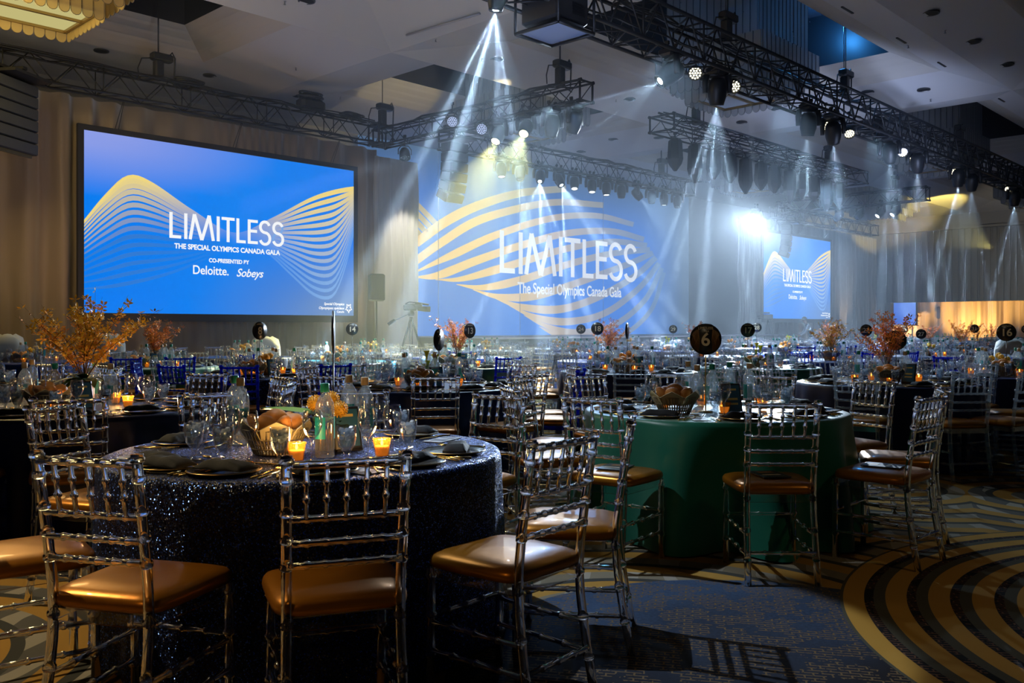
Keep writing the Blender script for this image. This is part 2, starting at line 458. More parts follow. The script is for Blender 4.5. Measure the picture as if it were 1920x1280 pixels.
# stage
stagem = mat('stage_grey', (.10, .12, .16), .5)
sb = MB(); sb.box((27.8, (18.5+BV)/2, .5), (19.4, BV-18.5, 1.0)); sb.box((27.8, 18.47, .985), (19.5, .05, .05), mi=1)
for k in range(17): sb.box((18.7+k*1.13, 18.49, .5), (.02, .03, .9), mi=1)
st = tag(sb.build('stage', [stagem, mat('stage_edge', (.75, .78, .85), .4)]), 'low grey stage platform with a pale front edge', 'stage')
sb = MB()
for (u, w) in ((26.5, .9), (33.0, 1.2)):
    for k in range(3): sb.box((u, 18.1-.28*k, .36-.0*k-(.12*k)), (w, .28, .72-.24*k))
tag(sb.build('stage_steps', stagem), 'small steps up to the front of the stage', 'steps')
# volume of haze over the stage side of the hall
hz = bpy.data.materials.new('haze'); hz.use_nodes = True; nt = hz.node_tree; nt.nodes.clear()
ho = nt.nodes.new('ShaderNodeOutputMaterial'); hs = nt.nodes.new('ShaderNodeVolumeScatter')
hs.inputs['Color'].default_value = (.80, .90, 1, 1); hs.inputs['Density'].default_value = .0085; hs.inputs['Anisotropy'].default_value = .1
nt.links.new(hs.outputs[0], ho.inputs['Volume'])
hb = MB(); hb.box(((7.0+54.7)/2, (8.2+24.3)/2, 4.0), (47.7, 16.1, 7.96))
hazeo = tag(hb.build('haze', hz), 'thin stage haze hanging through the hall', 'haze', kind='stuff')
TBZ = 6.46
# ------------------------------------------------------------------ screens
def curve_pts(ctrl, n=40):      # Catmull-Rom through control points
    c = [Vector((*p, 0)) if len(p) == 2 else Vector(p) for p in ctrl]; c = [c[0]*2-c[1]]+c+[c[-1]*2-c[-2]]
    out = []; S = len(c)-3
    for k in range(n+1):
        x = k/n*S; i = min(int(x), S-1); t = x-i
        p0, p1, p2, p3 = c[i:i+4]
        out.append(.5*((2*p1)+(p2-p0)*t+(2*p0-5*p1+4*p2-p3)*t*t+(3*p1-p0-3*p2+p3)*t*t*t))
    return out
def attr_emit(name, s):
    m = bpy.data.materials.new(name); m.use_nodes = True; nt = m.node_tree; nt.nodes.clear()
    o = nt.nodes.new('ShaderNodeOutputMaterial'); e = nt.nodes.new('ShaderNodeEmission'); a = nt.nodes.new('ShaderNodeAttribute')
    a.attribute_name = 'graphic'; e.inputs[1].default_value = s
    nt.links.new(a.outputs['Color'], e.inputs[0]); nt.links.new(e.outputs[0], o.inputs[0])
    return m
def paint(o, cols):
    at = o.data.color_attributes.new('graphic', 'FLOAT_COLOR', 'POINT')
    for i, c in enumerate(cols): at.data[i].color = (*c, 1)
def mixv(a, b, t): return tuple(a[i]*(1-t)+b[i]*t for i in range(3))
SCR = attr_emit('projected_graphic', .95); SCR2 = attr_emit('stage_graphic', .72)
white_e = emit('screen_white', (.95, .97, 1.), 1.0); white_s = emit('stage_white', (.85, .9, 1.), .8)
blackm = mat('black_metal', (.012, .012, .013), .4); blackp = mat('black_fabric_border', (.012, .012, .016), .7)
def bgcol(x, y):
    c = (0.0, .21, .92)
    c = mixv(c, (.0, .25, .98), max(0, 1-abs(x-.5)*2)*.6)
    w = max(0, 1-hypot(x*1.1, y*2.2)/.75); c = mixv(c, (.28, .36, .85), min(1, w*1.2))
    w = max(0, 1-hypot((1-x)*1.2, (1-y)*1.6)/.8); c = mixv(c, (.12, .24, .52), min(1, w*1.1))
    return c
f_top = curve_pts([(0, .50), (.065, .35), (.135, .235), (.21, .255), (.35, .39), (.5, .50), (.65, .385), (.8, .24), (.9, .17), (1, .12)], 60)
f_bot = curve_pts([(0, .87), (.1, .845), (.25, .775), (.38, .68), (.5, .56), (.62, .60), (.72, .73), (.82, .86), (.90, .87), (.95, .72), (1, .44)], 60)
def ya(c, x):
    for i in range(len(c)-1):
        if c[i].x <= x <= c[i+1].x+1e-6:
            t = (x-c[i].x)/max(1e-6, c[i+1].x-c[i].x); return c[i].y*(1-t)+c[i+1].y*t
    return c[-1].y
def strokes(segs, w, mb, T, mi=0):   # flat strokes of a letter; T maps letter x,y to the panel
    for s in segs:
        pts = [Vector((*p, 0)) for p in s]
        L = []; R = []
        for i, p in enumerate(pts):
            d = (pts[min(i+1, len(pts)-1)]-pts[max(0, i-1)]).normalized(); n = Vector((-d.y, d.x, 0))*w/2
            L.append(p+n); R.append(p-n)
        for i in range(len(pts)-1): 
            q = [L[i], L[i+1], R[i+1], R[i]]
            mb.add([T(a.x, a.y) for a in q], [(0, 1, 2, 3)], mi)
def S_curve(x, w):
    pts = []
    for k in range(0, 13):
        t = radians(20+k*(250-20)/12); pts.append((x+w/2+w*.46*cos(t), .735+.225*sin(t)))
    out = pts+[]
    for k in range(0, 13):
        t = radians(90-k*(250)/12); pts.append((x+w/2+w*.5*cos(t), .265+.245*sin(t)))
    return pts
def limitless(mb, T, w=.12):   # letter height 1, x in letter heights
    h = w/2; seg = [[(h, 1), (h, 0)], [(0, h), (.43, h)], [(.60, 1), (.60, 0)],
        [(.76, 0), (.92, 1)], [(.92, 1), (1.20, 0)], [(1.20, 0), (1.48, 1)], [(1.48, 1), (1.64, 0)], [(1.83, 1), (1.83, 0)],
        [(1.96, 1-h), (2.48, 1-h)], [(2.22, 1), (2.22, 0)], [(2.61, 1), (2.61, 0)], [(2.55, h), (2.93, h)],
        [(3.07, 1), (3.07, 0)], [(3.01, h), (3.43, h)], [(3.01, 1-h), (3.43, 1-h)], [(3.01, .53), (3.40, .53)], S_curve(3.52, .42), S_curve(4.08, .42)]
    strokes(seg, w, mb, T)
def screen(label, u0, u1, v, z0, z1, ptext):
    W, H = u1-u0, z1-z0
    root = thing('projection_screen', label, 'screen', (u0, v, z0))
    b = .13; fb = MB()
    for (cx, cz, dx, dz) in ((W/2, H+b/2, W+2*b, b), (W/2, -b/2-.03, W+2*b, b+.06), (-b/2, H/2, b, H), (W+b/2, H/2, b, H)): fb.box((cx, .03, cz), (dx, .10, dz))
    fb.box((W/2, .06, H/2), (W, .02, H)); fb.build('screen_frame', blackp, root)
    mb = MB(); cols = []; nx, ny = 24, 14
    for j in range(ny+1):
        for i in range(nx+1): mb.v.append((W*i/nx, 0, H*(1-j/ny))); cols.append(bgcol(i/nx, j/ny))
    for j in range(ny):
        for i in range(nx):
            a = j*(nx+1)+i; mb.f.append((a, a+nx+1, a+nx+2, a+1)); mb.m.append(0); mb.sm.append(False)
    o = mb.build('screen_image', SCR, root); paint(o, cols)
    mb = MB(); cols = []; K = 15; n = 60
    for k in range(K):
        t = k/(K-1)
        for i in range(n+1):
            x = i/n; yt, yb = ya(f_top, x), ya(f_bot, x)
            e = t**(1.3 if x < .5 else 1.0); yy = yt+(yb-yt)*e
            w = (.011+.022*min(1, abs(x-.5)*2.6)*(1-.45*t))*(.35+.65*min(1, x*9, (1-x)*12+.7))
            mb.v.append((W*x, -.004, H*(1-yy+w/2))); mb.v.append((W*x, -.004, H*(1-yy-w/2)))
            g = max(0, 1-t*1.6); g = g**.8 if x < .5 else max(0, 1-t*1.15)**.8
            col = mixv((.04, .20, .60) if x < .5 else (.22, .46, .88), (.95, .74, .22), g)
            fade = min(1, max(.12, abs(x-.5)*3.2)) * (1-.35*t)
            c = mixv(bgcol(x, yy), col, fade); cols += [c, c]
        a0 = k*(n+1)*2
        for i in range(n): a = a0+2*i; mb.f.append((a, a+1, a+3, a+2)); mb.m.append(0); mb.sm.append(False)
    o = mb.build('wave_graphic', SCR, root); paint(o, cols)
    x0 = W*.268; kx = (W*.424)/4.53; zb = H*.444; lh = H*.152
    mb = MB(); limitless(mb, lambda x, y: (x0+x*kx, -.012, zb+y*lh), w=.12); mb.build('title_lettering', white_e, root)
    mb = MB(); pts = S_curve(4.08, .42); strokes([[(8.58-p[0], p[1]) for p in pts]], .09, mb, lambda x, y: (x0+x*kx, -.010, zb+y*lh)); mb.build('title_echo', emit('echo_blue', (.22, .45, .9), .9), root)
    R = (pi/2, 0, 0)
    text('THE SPECIAL OLYMPICS CANADA GALA', H*.042, white_e, root, (W*.481, -.012, H*.398), R, 'subtitle_lettering', fit=W*.393, bold=.006)
    text('CO-PRESENTED BY', H*.034, white_e, root, (W*.480, -.012, H*.325), R, 'credit_lettering', fit=W*.150, bold=.005)
    text('Deloitte.', H*.075, white_e, root, (W*.413, -.012, H*.262), R, 'logo_lettering', fit=W*.128, bold=.004)
    text('Sobeys', H*.070, white_e, root, (W*.557, -.012, H*.257), R, 'logo_lettering', fit=W*.104, shear=.35, bold=.004)
    text('Special Olympics', H*.024, white_e, root, (W*.955, -.012, H*.078), R, 'logo_lettering', align='RIGHT', shear=.2, bold=.002)
    text('Olympiques spéciaux', H*.024, white_e, root, (W*.955, -.012, H*.05), R, 'logo_lettering', align='RIGHT', shear=.2, bold=.002)
    text('Canada', H*.020, white_e, root, (W*.955, -.012, H*.026), R, 'logo_lettering', align='RIGHT', bold=.001)
    for k in (.1, .5, .9):
        for dd in (-.04, .04): MB().tube([(W*k+dd, .03, H+.1), (W*k+dd*.3, -.38, TBZ-z0+.01)], .008, 5).build('suspension_wire', blackm, root)
    mb = MB()   # round emblem of five little figures
    c = Vector((W*.976, -.012, H*.052)); r = H*.033
    for k in range(5):
        a = radians(90+72*k); q = c+Vector((cos(a)*r*.55, 0, sin(a)*r*.62)); mb.ball(q, r*.13, 8, 5, (1, .1, 1))
        pts = [c+Vector((cos(a+d)*r*rr*.85, 0, sin(a+d)*r*rr)) for d, rr in ((-.62, 1.), (-.35, .62), (0, .38), (.35, .62), (.62, 1.))]
        mb.tube([tuple(p) for p in pts], r*.07, 5)
    mb.build('emblem', white_e, root)
    return root
SV = WV-.35
uL0, _ = on_v(157, SV); uL1, _ = on_v(663, SV)
zl = on_v(157, SV)[1]; zr = on_v(663, SV)[1]
z0 = (CAMH+(HZ-587)/F*zl + CAMH+(HZ-591)/F*zr)/2; z1 = (CAMH+(HZ-240.5)/F*zl+CAMH+(HZ-322.5)/F*zr)/2
screen('largest blue projection screen, hanging on the champagne drape at left', uL0, uL1, SV, z0, z1, 1.12)
uR0, zl = on_v(1431, SV); uR1, zr = on_v(1557, SV)
z0 = (CAMH+(HZ-596)/F*zl + CAMH+(HZ-599)/F*zr)/2; z1 = (CAMH+(HZ-435)/F*zl+CAMH+(HZ-452)/F*zr)/2
screen('smaller distant blue projection screen right of the stage', uR0, uR1, SV, z0, z1, 1.12)
# stage backdrop screen with the big graphic
root = thing('stage_screen', 'wide blue stage backdrop screen with large golden bands and white title', 'screen', (0, BV, 0))
U0, U1 = 18.05, 38.0
def toB(px, y, off=0.):
    u, z = on_v(px, BV-off); return (u, -off, CAMH+(HZ-y)/F*z)
mb = MB(); cols = []; nx, ny = 42, 14
for j in range(ny+1):
    for i in range(nx+1):
        u = U0+(U1-U0)*i/nx; z = 1.0+6.7*(1-j/ny); mb.v.append((u, 0, z)); px = proj((u, BV, z))[0]
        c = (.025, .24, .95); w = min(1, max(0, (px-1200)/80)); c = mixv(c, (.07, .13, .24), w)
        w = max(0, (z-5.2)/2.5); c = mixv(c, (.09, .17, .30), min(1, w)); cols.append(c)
for j in range(ny):
    for i in range(nx):
        a = j*(nx+1)+i; mb.f.append((a, a+nx+1, a+nx+2, a+1)); mb.m.append(0); mb.sm.append(False)
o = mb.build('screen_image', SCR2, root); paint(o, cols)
fam = [([(0, 625), (200, 480), (420, 372), (700, 290), (1000, 262)], 16), ([(0, 742), (170, 620), (400, 480), (700, 390), (950, 352), (1250, 372)], 14),
       ([(0, 815), (250, 700), (540, 568), (900, 460), (1200, 442), (1450, 500)], 13), ([(0, 852), (150, 838), (400, 742), (700, 640), (1000, 560), (1300, 545), (1520, 600)], 14),
       ([(130, 868), (300, 864), (540, 800), (720, 745), (1000, 662), (1300, 615), (1540, 640)], 14), ([(270, 900), (450, 920), (700, 870), (1000, 770), (1300, 695), (1560, 668)], 14),
       ([(380, 935), (560, 982), (800, 975), (1100, 880), (1400, 770), (1580, 690)], 14), ([(500, 980), (700, 1048), (950, 1066), (1200, 990), (1450, 850), (1600, 720)], 14),
       ([(620, 1040), (800, 1118), (1000, 1148), (1250, 1095), (1480, 930), (1620, 760)], 13), ([(720, 1105), (880, 1182), (1050, 1220), (1300, 1180), (1520, 1010), (1640, 790)], 12),
       ([(820, 1180), (920, 1228), (1100, 1275), (1350, 1250), (1560, 1080), (1655, 820)], 10)]
mb = MB(); cols = []
for ctrl, w in fam:
    ctrl = [(780+x*.2813, 280+y*.2813) for x, y in ctrl]; pts = curve_pts(ctrl, 40); a0 = len(mb.v)
    for i, p in enumerate(pts):
        t = i/40; w *= 1.3 if i == 0 else 1; ww = w*min(1, .06+t*3.0)*(1-.45*t)
        if ctrl[0][0] < 781: ww = w*(.80+.25*min(1, t*3))*(1-.45*t)
        if ctrl[0][0] < 781 and ctrl[0][1] > 500: ww = w*min(1, .15+t*4)*(1-.45*t)
        d = (pts[min(i+1, 40)]-pts[max(i-1, 0)]).normalized(); nn = Vector((-d.y, d.x, 0))*ww/2
        for q in (p-nn, p+nn): mb.v.append(toB(q.x, q.y, .01))
        gx = min(1, max(0, (p.x-930)/240)); c = mixv((1.05, .72, .30), (.26, .33, .52), gx**.8)
        if p.x > 1170: c = mixv(c, (.10, .24, .52), min(1, (p.x-1170)/80))
        up = max(0, min(1, (420-p.y)/70)); c = mixv(c, (.30, .36, .30), up*.7)
        cols += [c, c]
    for i in range(40): a = a0+2*i; mb.f.append((a, a+1, a+3, a+2)); mb.m.append(0); mb.sm.append(False)
for k in range(5):
    y0 = 368+k*17; x0, y1 = 770, y0
    ln = 56-k*11; q = [(x0, y0-4), (x0+ln, y0+ln*1.02-4), (x0+ln-7, y0+ln*1.02+4), (x0, y0+8)]
    a0 = len(mb.v)
    for (x, y) in q: mb.v.append(toB(x, y, .01)); cols.append((.55, .45, .28))
    mb.f.append((a0, a0+3, a0+2, a0+1)); mb.m.append(0); mb.sm.append(False)
o = mb.build('band_graphic', SCR2, root); paint(o, cols)
a = toB(937, 511, .03); b = toB(1190, 528, .03); tp = toB(937, 431, .03); Hh = tp[2]-a[2]; kx = (b[0]-a[0])/4.45
mb = MB(); limitless(mb, lambda x, y: (a[0]+x*kx, -.03, a[2]+y*Hh), w=.12); mb.build('title_lettering', white_s, root)
c1 = toB(1074, 545, .03)
text('The Special Olympics Canada Gala', .62, white_s, root, (c1[0], -.03, c1[2]), (pi/2, 0, 0), 'subtitle_lettering', fit=toB(1170, 550, .03)[0]-toB(977, 550, .03)[0], bold=.012)
for px in (822, 975, 1131):
    q = toB(px, 500, .02); MB().box((q[0], -.02, 4.3), (.02, .005, 6.6)).build('seam', mat('seam_pale', (.5, .6, .8), .5), root)
root['kind'] = 'thing'
# ------------------------------------------------------------------ rigging and lamps overhead
truss_m = mat('black_truss_paint', (.005, .0055, .007), .5)
lampbody = mat('black_lamp_body', (.006, .007, .009), .45)
chain_m = mat('chain_steel', (.05, .05, .05), .4, metal=.8)
def on_u(px, u):
    a = (px-960.0)/F; z = u/(CN+a*SN); return z*(SN-a*CN), z
def truss(label, a, b, w, h, bay=.5, r=.026, cables=True, seed=1, nc=3):
    a = Vector(a); b = Vector(b); L = (b-a).length; d = (b-a)/L; s = Vector((-d.y, d.x, 0)); up = Vector((0, 0, 1))
    t = thing('lighting_truss', label, 'truss', a)
    cor = [s*w/2, -s*w/2, s*w/2+up*h, -s*w/2+up*h]
    for c in cor: MB().tube([c, c+d*L], r, 8).build('chord', truss_m, t)
    n = max(2, int(round(L/bay))); 
    for (p, q) in ((0, 2), (1, 3), (2, 3), (0, 1)):
        mb = MB()
        for k in range(n):
            x0, x1 = L*k/n, L*(k+1)/n; A, B = (cor[p], cor[q]) if k % 2 == 0 else (cor[q], cor[p])
            mb.tube([A+d*x0, B+d*x1], r*.5, 5)
            if k % 4 == 0: mb.tube([A+d*x0, B+d*x0], r*.55, 5)
        mb.build('bracing', truss_m, t)
    for x in (0, L):
        mb = MB()
        for (p, q) in ((0, 1), (2, 3), (0, 2), (1, 3)): mb.tube([cor[p]+d*x, cor[q]+d*x], r, 8)
        for c in cor: mb.tube([c+d*(x-.04), c+d*(x+.04)], r*1.6, 8)
        mb.build('end_frame', truss_m, t)
    if cables:
        rnd = random.Random(seed)
        for ln in range(nc):
            pts = []; off = rnd.uniform(-.4, .4)*w
            for k in range(int(L/.5)+1):
                pts.append(tuple(d*min(L, k*.5)+s*(off+rnd.uniform(-.06, .06))+up*((h+.05 if ln < 2 else [.04, .3, .5, .1, .2, .62][ln-2])+rnd.uniform(-.03, .05))))
            if len(pts) > 2: MB().tube(pts, .018 if ln else .03, 5).build('cable', blackm, t)
    return t
TB, TT = 6.46, .55
truss('long black truss over the largest blue screen', (-4, 20.35, TB), (15.6, 20.35, TB), .45, TT, seed=2)
truss('truss running from the screen corner towards the room, with yellow-lit lamps', (16.0, 20.6, TB), (16.0, 13.0, TB), .45, TT-.1, seed=3)
truss('truss along the front of the wide stage screen', (17.4, 19.4, TB), (30.3, 19.4, TB), .45, TT, seed=4)
truss('truss with a long row of dark unlit lanterns', (19.6, 13.4, TB-.05), (31.8, 13.4, TB-.05), .75, .4, seed=5, nc=5)
truss('thickest black truss with the row of shining beam lamps', (7.2, 9.75, TB), (54, 9.75, TB), .7, .75, r=.038, seed=6, nc=8)
truss('truss above the smaller blue screen', (39.6, 20.35, TB), (50.6, 20.35, TB), .45, TT, seed=7)
truss('distant truss with four small moving lamps, above the smaller screen', (39.4, 20.3, TB+.2), (39.4, 13.6, TB+.2), .45, TT, seed=8)
# corner blocks joining trusses
for (u, v, lb) in ((15.85, 20.35, 'corner block joining the two trusses beside the largest screen'), (39.4, 20.45, 'corner block joining the two trusses above the smaller screen')):
    t = thing('truss_corner', lb, 'truss corner', (u, v, TB)); mb = MB(); mb.box((0, 0, .03), (.5, .5, .05)); mb.box((0, 0, TT-.02), (.5, .5, .05))
    for sx in (-.24, .24):
        for sy in (-.24, .24): mb.tube([(sx, sy, 0), (sx, sy, TT)], .028, 6)
    mb.build('block_frame', truss_m, t)
# chain hoists
def hoist(px, v=None, u=None, label='', top=TB+TT):
    if v is not None: uu, z = on_v(px, v); p = (uu, v)
    else: vv, z = on_u(px, u); p = (u, vv)
    zc = ceil_h(*p) or 9.6
    t = thing('chain_hoist', label, 'hoist', (p[0], p[1], top))
    mb = MB(); mb.bbox((0, 0, .24), (.2, .2, .46), .03); mb.build('motor', blackm, t)
    mb = MB(); mb.bbox((.08, 0, .55), (.5, .22, .18), .03); mb.tube([(.25, 0, .6), (.33, 0, .72), (.4, 0, .6), (.38, 0, .1)], .02, 6); mb.build('control_box', blackm, t)
    for s in (-1, 1): MB().tube([(.02*s, .03*s, .6), (.02*s, .03*s, zc-top-.0)], .012, 5).build('chain', chain_m, t)
    for s in (-1, 1): MB().tube([(0, 0, .1), (.42*s, 0, -.02)], .022, 5).build('sling', blackm, t)
    mb = MB(); mb.tube([(-.15, 0, .5), (-.38, .02, .45), (-.48, 0, .2), (-.46, 0, .0)], .015, 5); mb.build('power_cable', blackm, t)
hoist(297, v=20.35, label='chain hoist holding the long truss over the largest screen')
hoist(717, v=20.35, label='chain hoist above the corner beside the largest screen')
hoist(1050, u=16.0, label='chain hoist near the open end of the truss with yellow lamps', top=TB+TT-.1)
hoist(1240, v=19.4, label='chain hoist holding the truss along the stage screen')
hoist(1305, v=13.4, label='chain hoist at the left end of the lantern truss', top=TB+.35)
hoist(1553, v=13.4, label='chain hoist at the right end of the lantern truss', top=TB+.35)
hoist(1584, v=9.75, label='chain hoist in the middle of the thickest truss', top=TB+.75)
hoist(1798, v=9.75, label='chain hoist right of centre on the thickest truss', top=TB+.75)
hoist(1677, u=39.4, label='chain hoist on the distant truss above the smaller screen', top=TB+.2+TT)
hoist(1362, v=9.75, label='chain hoist on the thickest truss beside the big crystal chandelier', top=TB+.75)
# moving heads and other lamps
lens_on = emit('lens_cold_white', (.80, .93, 1.), 30); lens_yel = emit('lens_yellow', (1., .92, .45), 14)
lens_dim = emit('lens_dim', (.75, .85, 1.), 3); led_warm = emit('led_warm', (1., .9, .62), 5); led_off = mat('dark_lens', (.03, .035, .045), .1, spec=.8)
def dirmat(d):
    return Vector(d).normalized().to_track_quat('Z', 'Y').to_matrix()
def moving_head(label, loc, aim, lens, size=1., name='moving_head_lamp', hang=.24):
    # loc is the pivot of the head; the base hangs from the truss above it
    t = thing(name, label, 'stage lamp', loc); s = size
    mb = MB(); mb.bbox((0, 0, (.30)*s), (.34*s, .26*s, .12*s), .03*s); mb.build('base', lampbody, t)
    mb = MB()
    for k in (-1, 1): mb.tube([(.10*k*s, 0, .34*s), (.10*k*s, 0, .34*s+hang)], .022, 6); mb.bbox((.10*k*s, 0, .36*s+hang), (.05, .09, .08), .01)
    mb.build('clamp', lampbody, t)
    ax = Vector(aim)-Vector(loc); yaw = atan2(ax.y, ax.x)+pi/2; R = Matrix.Rotation(yaw, 3, 'Z')
    mb = MB()
    for k in (-1, 1):
        pts = [(.17*k*s, 0, .24*s), (.20*k*s, 0, .12*s), (.20*k*s, 0, -.05*s)]
        mb.tube([tuple(R @ Vector(p)) for p in pts], [.055*s, .05*s, .04*s], 8)
    mb.tube([tuple(R @ Vector((-.17*s, 0, .25*s))), tuple(R @ Vector((.17*s, 0, .25*s)))], .045*s, 8); mb.build('yoke', lampbody, t)
    D = dirmat(ax); mb = MB()
    mb.lathe([(0, -.20*s), (.10*s, -.19*s), (.145*s, -.12*s), (.155*s, 0), (.15*s, .1*s), (.125*s, .19*s), (.115*s, .24*s), (.10*s, .24*s), (.098*s, .225*s)], 16, axis=D); h = mb.build('head', lampbody, t)
    r = .1*s if lens is not lens_on else .055*s
    mb = MB(); mb.lathe([(0, .235*s), (r*.7, .230*s), (r, .222*s)], 14, axis=D); mb.build('lens', lens, h)
    if lens is lens_on: MB().lathe([(r*1.02, .222*s), (.1*s, .225*s)], 14, axis=D).build('lens_surround', led_off, h)
    return t, Vector(loc)+ax.normalized()*.26*s
def par_can(label, loc, aim, lit=True, s=1.):
    t = thing('par_lamp', label, 'stage lamp', loc); D = dirmat(Vector(aim)-Vector(loc))
    MB().lathe([(0, -.16*s), (.07*s, -.16*s), (.12*s, -.08*s), (.13*s, .1*s), (.118*s, .1*s), (.115*s, .07*s)], 16, axis=D).build('body', lampbody, t)
    mb = MB()
    mb.lathe([(0, .065*s), (.115*s, .065*s)], 16, axis=D, mi=1)
    for (rr, n) in ((0, 1), (.045, 6), (.088, 12)):
        for k in range(n):
            a = 2*pi*k/n; q = D @ Vector((rr*s*cos(a), rr*s*sin(a), .072*s)); mb.ball(q, .016*s, 6, 4, mi=0)
    mb.build('led_face', [led_warm if lit else led_off, led_off], t)
    mb = MB(); ax = Vector(aim)-Vector(loc); R = Matrix.Rotation(atan2(ax.y, ax.x)+pi/2, 3, 'Z')
    pts = [(-.15, 0, 0), (-.15, 0, .12), (-.08, 0, .2), (.08, 0, .2), (.15, 0, .12), (.15, 0, 0)]
    mb.tube([tuple((R @ Vector(p))*s) for p in pts], .013*s, 5); mb.tube([(0, 0, .2*s), (0, 0, .42*s)], .016, 5); mb.bbox((0, 0, .42*s), (.06, .09, .08), .01); mb.build('bracket', lampbody, t)
    return t
def at_v(px, y, v): u, z = on_v(px, v); return Vector((u, v, CAMH+(HZ-y)/F*z))
def at_u(px, y, u): v, z = on_u(px, u); return Vector((u, v, CAMH+(HZ-y)/F*z))
NB = [0]
def beam(pos, aim, e, col=(.62, .82, 1.), spot=34, gob=24., scale=6.5, blend=.35, size=.015):
    NB[0] += 1
    return lamp('beam_light', 'SPOT', pos, e, col, aim, size=size, spot=spot, blend=blend, gobo=gob, scale=scale, seed=NB[0])
# on the thickest truss (plane v = 9.75)
HV = 9.62
big = [(1258, 118, (-2.4, 1.4, -2.0), 1, 'leftmost beam lamp under the thickest truss, aimed left', 44, 260),
       (1345, 150, (.5, .5, -3.2), 1, 'beam lamp facing straight down beside the crystal chandelier', 46, 460),
       (1516, 212, (.5, .5, -3.2), 1, 'beam lamp right of the bare stretch of the thickest truss', 42, 380),
       (1562, 232, (1.6, .6, -2.8), 1, 'beam lamp aimed right, next to the hoist in the thickest truss', 42, 380),
       (1668, 270, (1.5, .5, -2.8), 1, 'beam lamp below the middle of the thickest truss, between par lamps', 42, 340),
       (1720, 295, (1.4, .5, -2.8), 1, 'beam lamp just right of two angled par lamps', 40, 340),
       (1797, 322, (1.2, .5, -2.9), 1, 'beam lamp of the close pair near the right frame edge', 40, 300),
       (1822, 334, (1.4, .5, -2.8), 1, 'right lamp of the close pair near the right frame edge', 38, 300),
       (1903, 360, (1.2, .5, -2.8), 1, 'rightmost beam lamp, cut by the frame', 38, 260)]
for (px, y, tg, on, lb, sp, e) in big:
    loc = at_v(px, y, HV); loc.z = min(loc.z, TB-.36); aim = loc+Vector(tg)
    t, lp = moving_head(lb, loc, aim, lens_on, size=1.25, hang=.10)
    beam(lp, aim, e*21, spot=sp)
loc = at_v(932, -6, 9.6); t, lp = moving_head('brightest starry lamp at the top edge of the picture', loc, at_v(932, -6, 9.6)+Vector((0, .45, -3)), lens_on, size=.9, hang=.3)
beam(lp, at_v(932, -6, 9.6)+Vector((0, .6, -3)), 11000, spot=62, scale=5, blend=.5)
for (px, y, tg, lb) in ((1303, 136, (1340, 200, 14.5), 'first par lamp with a lit honeycomb face'), (1376, 160, (1400, 330, 14.5), 'par lamp with the brightest honeycomb face'),
                        (1548, 232, (1600, 420, 20), 'par lamp squeezed between two beam lamps'), (1592, 247, (1640, 500, 20), 'par lamp seen edge-on under the hoist'),
                        (1692, 284, (1740, 400, 22), 'warm par lamp below the middle of the thickest truss'), (1707, 293, (1750, 520, 25), 'flat-angled par lamp beside the warm one'),
                        (1784, 318, (1830, 450, 26), 'par lamp left of the close pair of beam lamps'), (1890, 352, (1940, 470, 30), 'par lamp close to the right frame edge')):
    par_can(lb, at_v(px, y, 9.85), P(*tg), True, 1.15)
for (px, w, lb) in ((1290, 1., 'wrapped cable bundle'), (1420, 1., 'x')):
    pass
# on the truss by the screen corner (plane u = 16)
l1, p1_ = moving_head('yellow-lit wash lamp, lower of the two', at_u(935, 252, 15.95), P(868, 400, 21.), lens_yel, 1.1, hang=.12)
lamp('wash_light', 'SPOT', p1_, 13000, (1., .88, .3), P(868, 400, 21.), size=.05, spot=46, blend=.6)
l2, p2_ = moving_head('yellow-lit wash lamp, upper of the two', at_u(986, 240, 15.95), P(925, 400, 19.5), lens_yel, 1.1, hang=.12)
lamp('wash_light', 'SPOT', p2_, 11000, (.95, .95, .4), P(925, 400, 19.5), size=.05, spot=46, blend=.6)
moving_head('dark moving lamp right of the yellow-lit pair', at_u(1035, 234, 15.95), at_u(1035, 234, 15.95)+Vector((.2, .3, -1)), led_off, 1.15, hang=.10)
moving_head('dark moving lamp at the open end of the truss', at_u(1077, 228, 15.95), at_u(1077, 228, 15.95)+Vector((0, .3, -1)), led_off, 1.15, hang=.10)
for px, y in ((1035, 250), (1077, 246)): beam(at_u(px, y, 15.95)+Vector((0, .05, -.1)), at_u(px-20, y+160, 15.95), 700, (.25, .5, 1.), 30, 6, 4)
par_can('small dark par lamp left of the yellow-lit pair', at_u(903, 242, 15.8), P(960, 300, 12), False, 1.1)
par_can('bright-dotted lamp on the truss near the screen corner', at_u(848, 228, 15.7), P(860, 300, 12), False, 1.1)
par_can('warm lamp under the truss corner beside the silver drape', at_u(759, 290, 15.8), P(770, 420, 24), False, 1.2)
lamp('drape_key', 'SPOT', (16.9, 19.7, 6.1), 700, (1, .95, .85), (17.6, 21.1, 3.4), size=.08, spot=48, blend=.5)
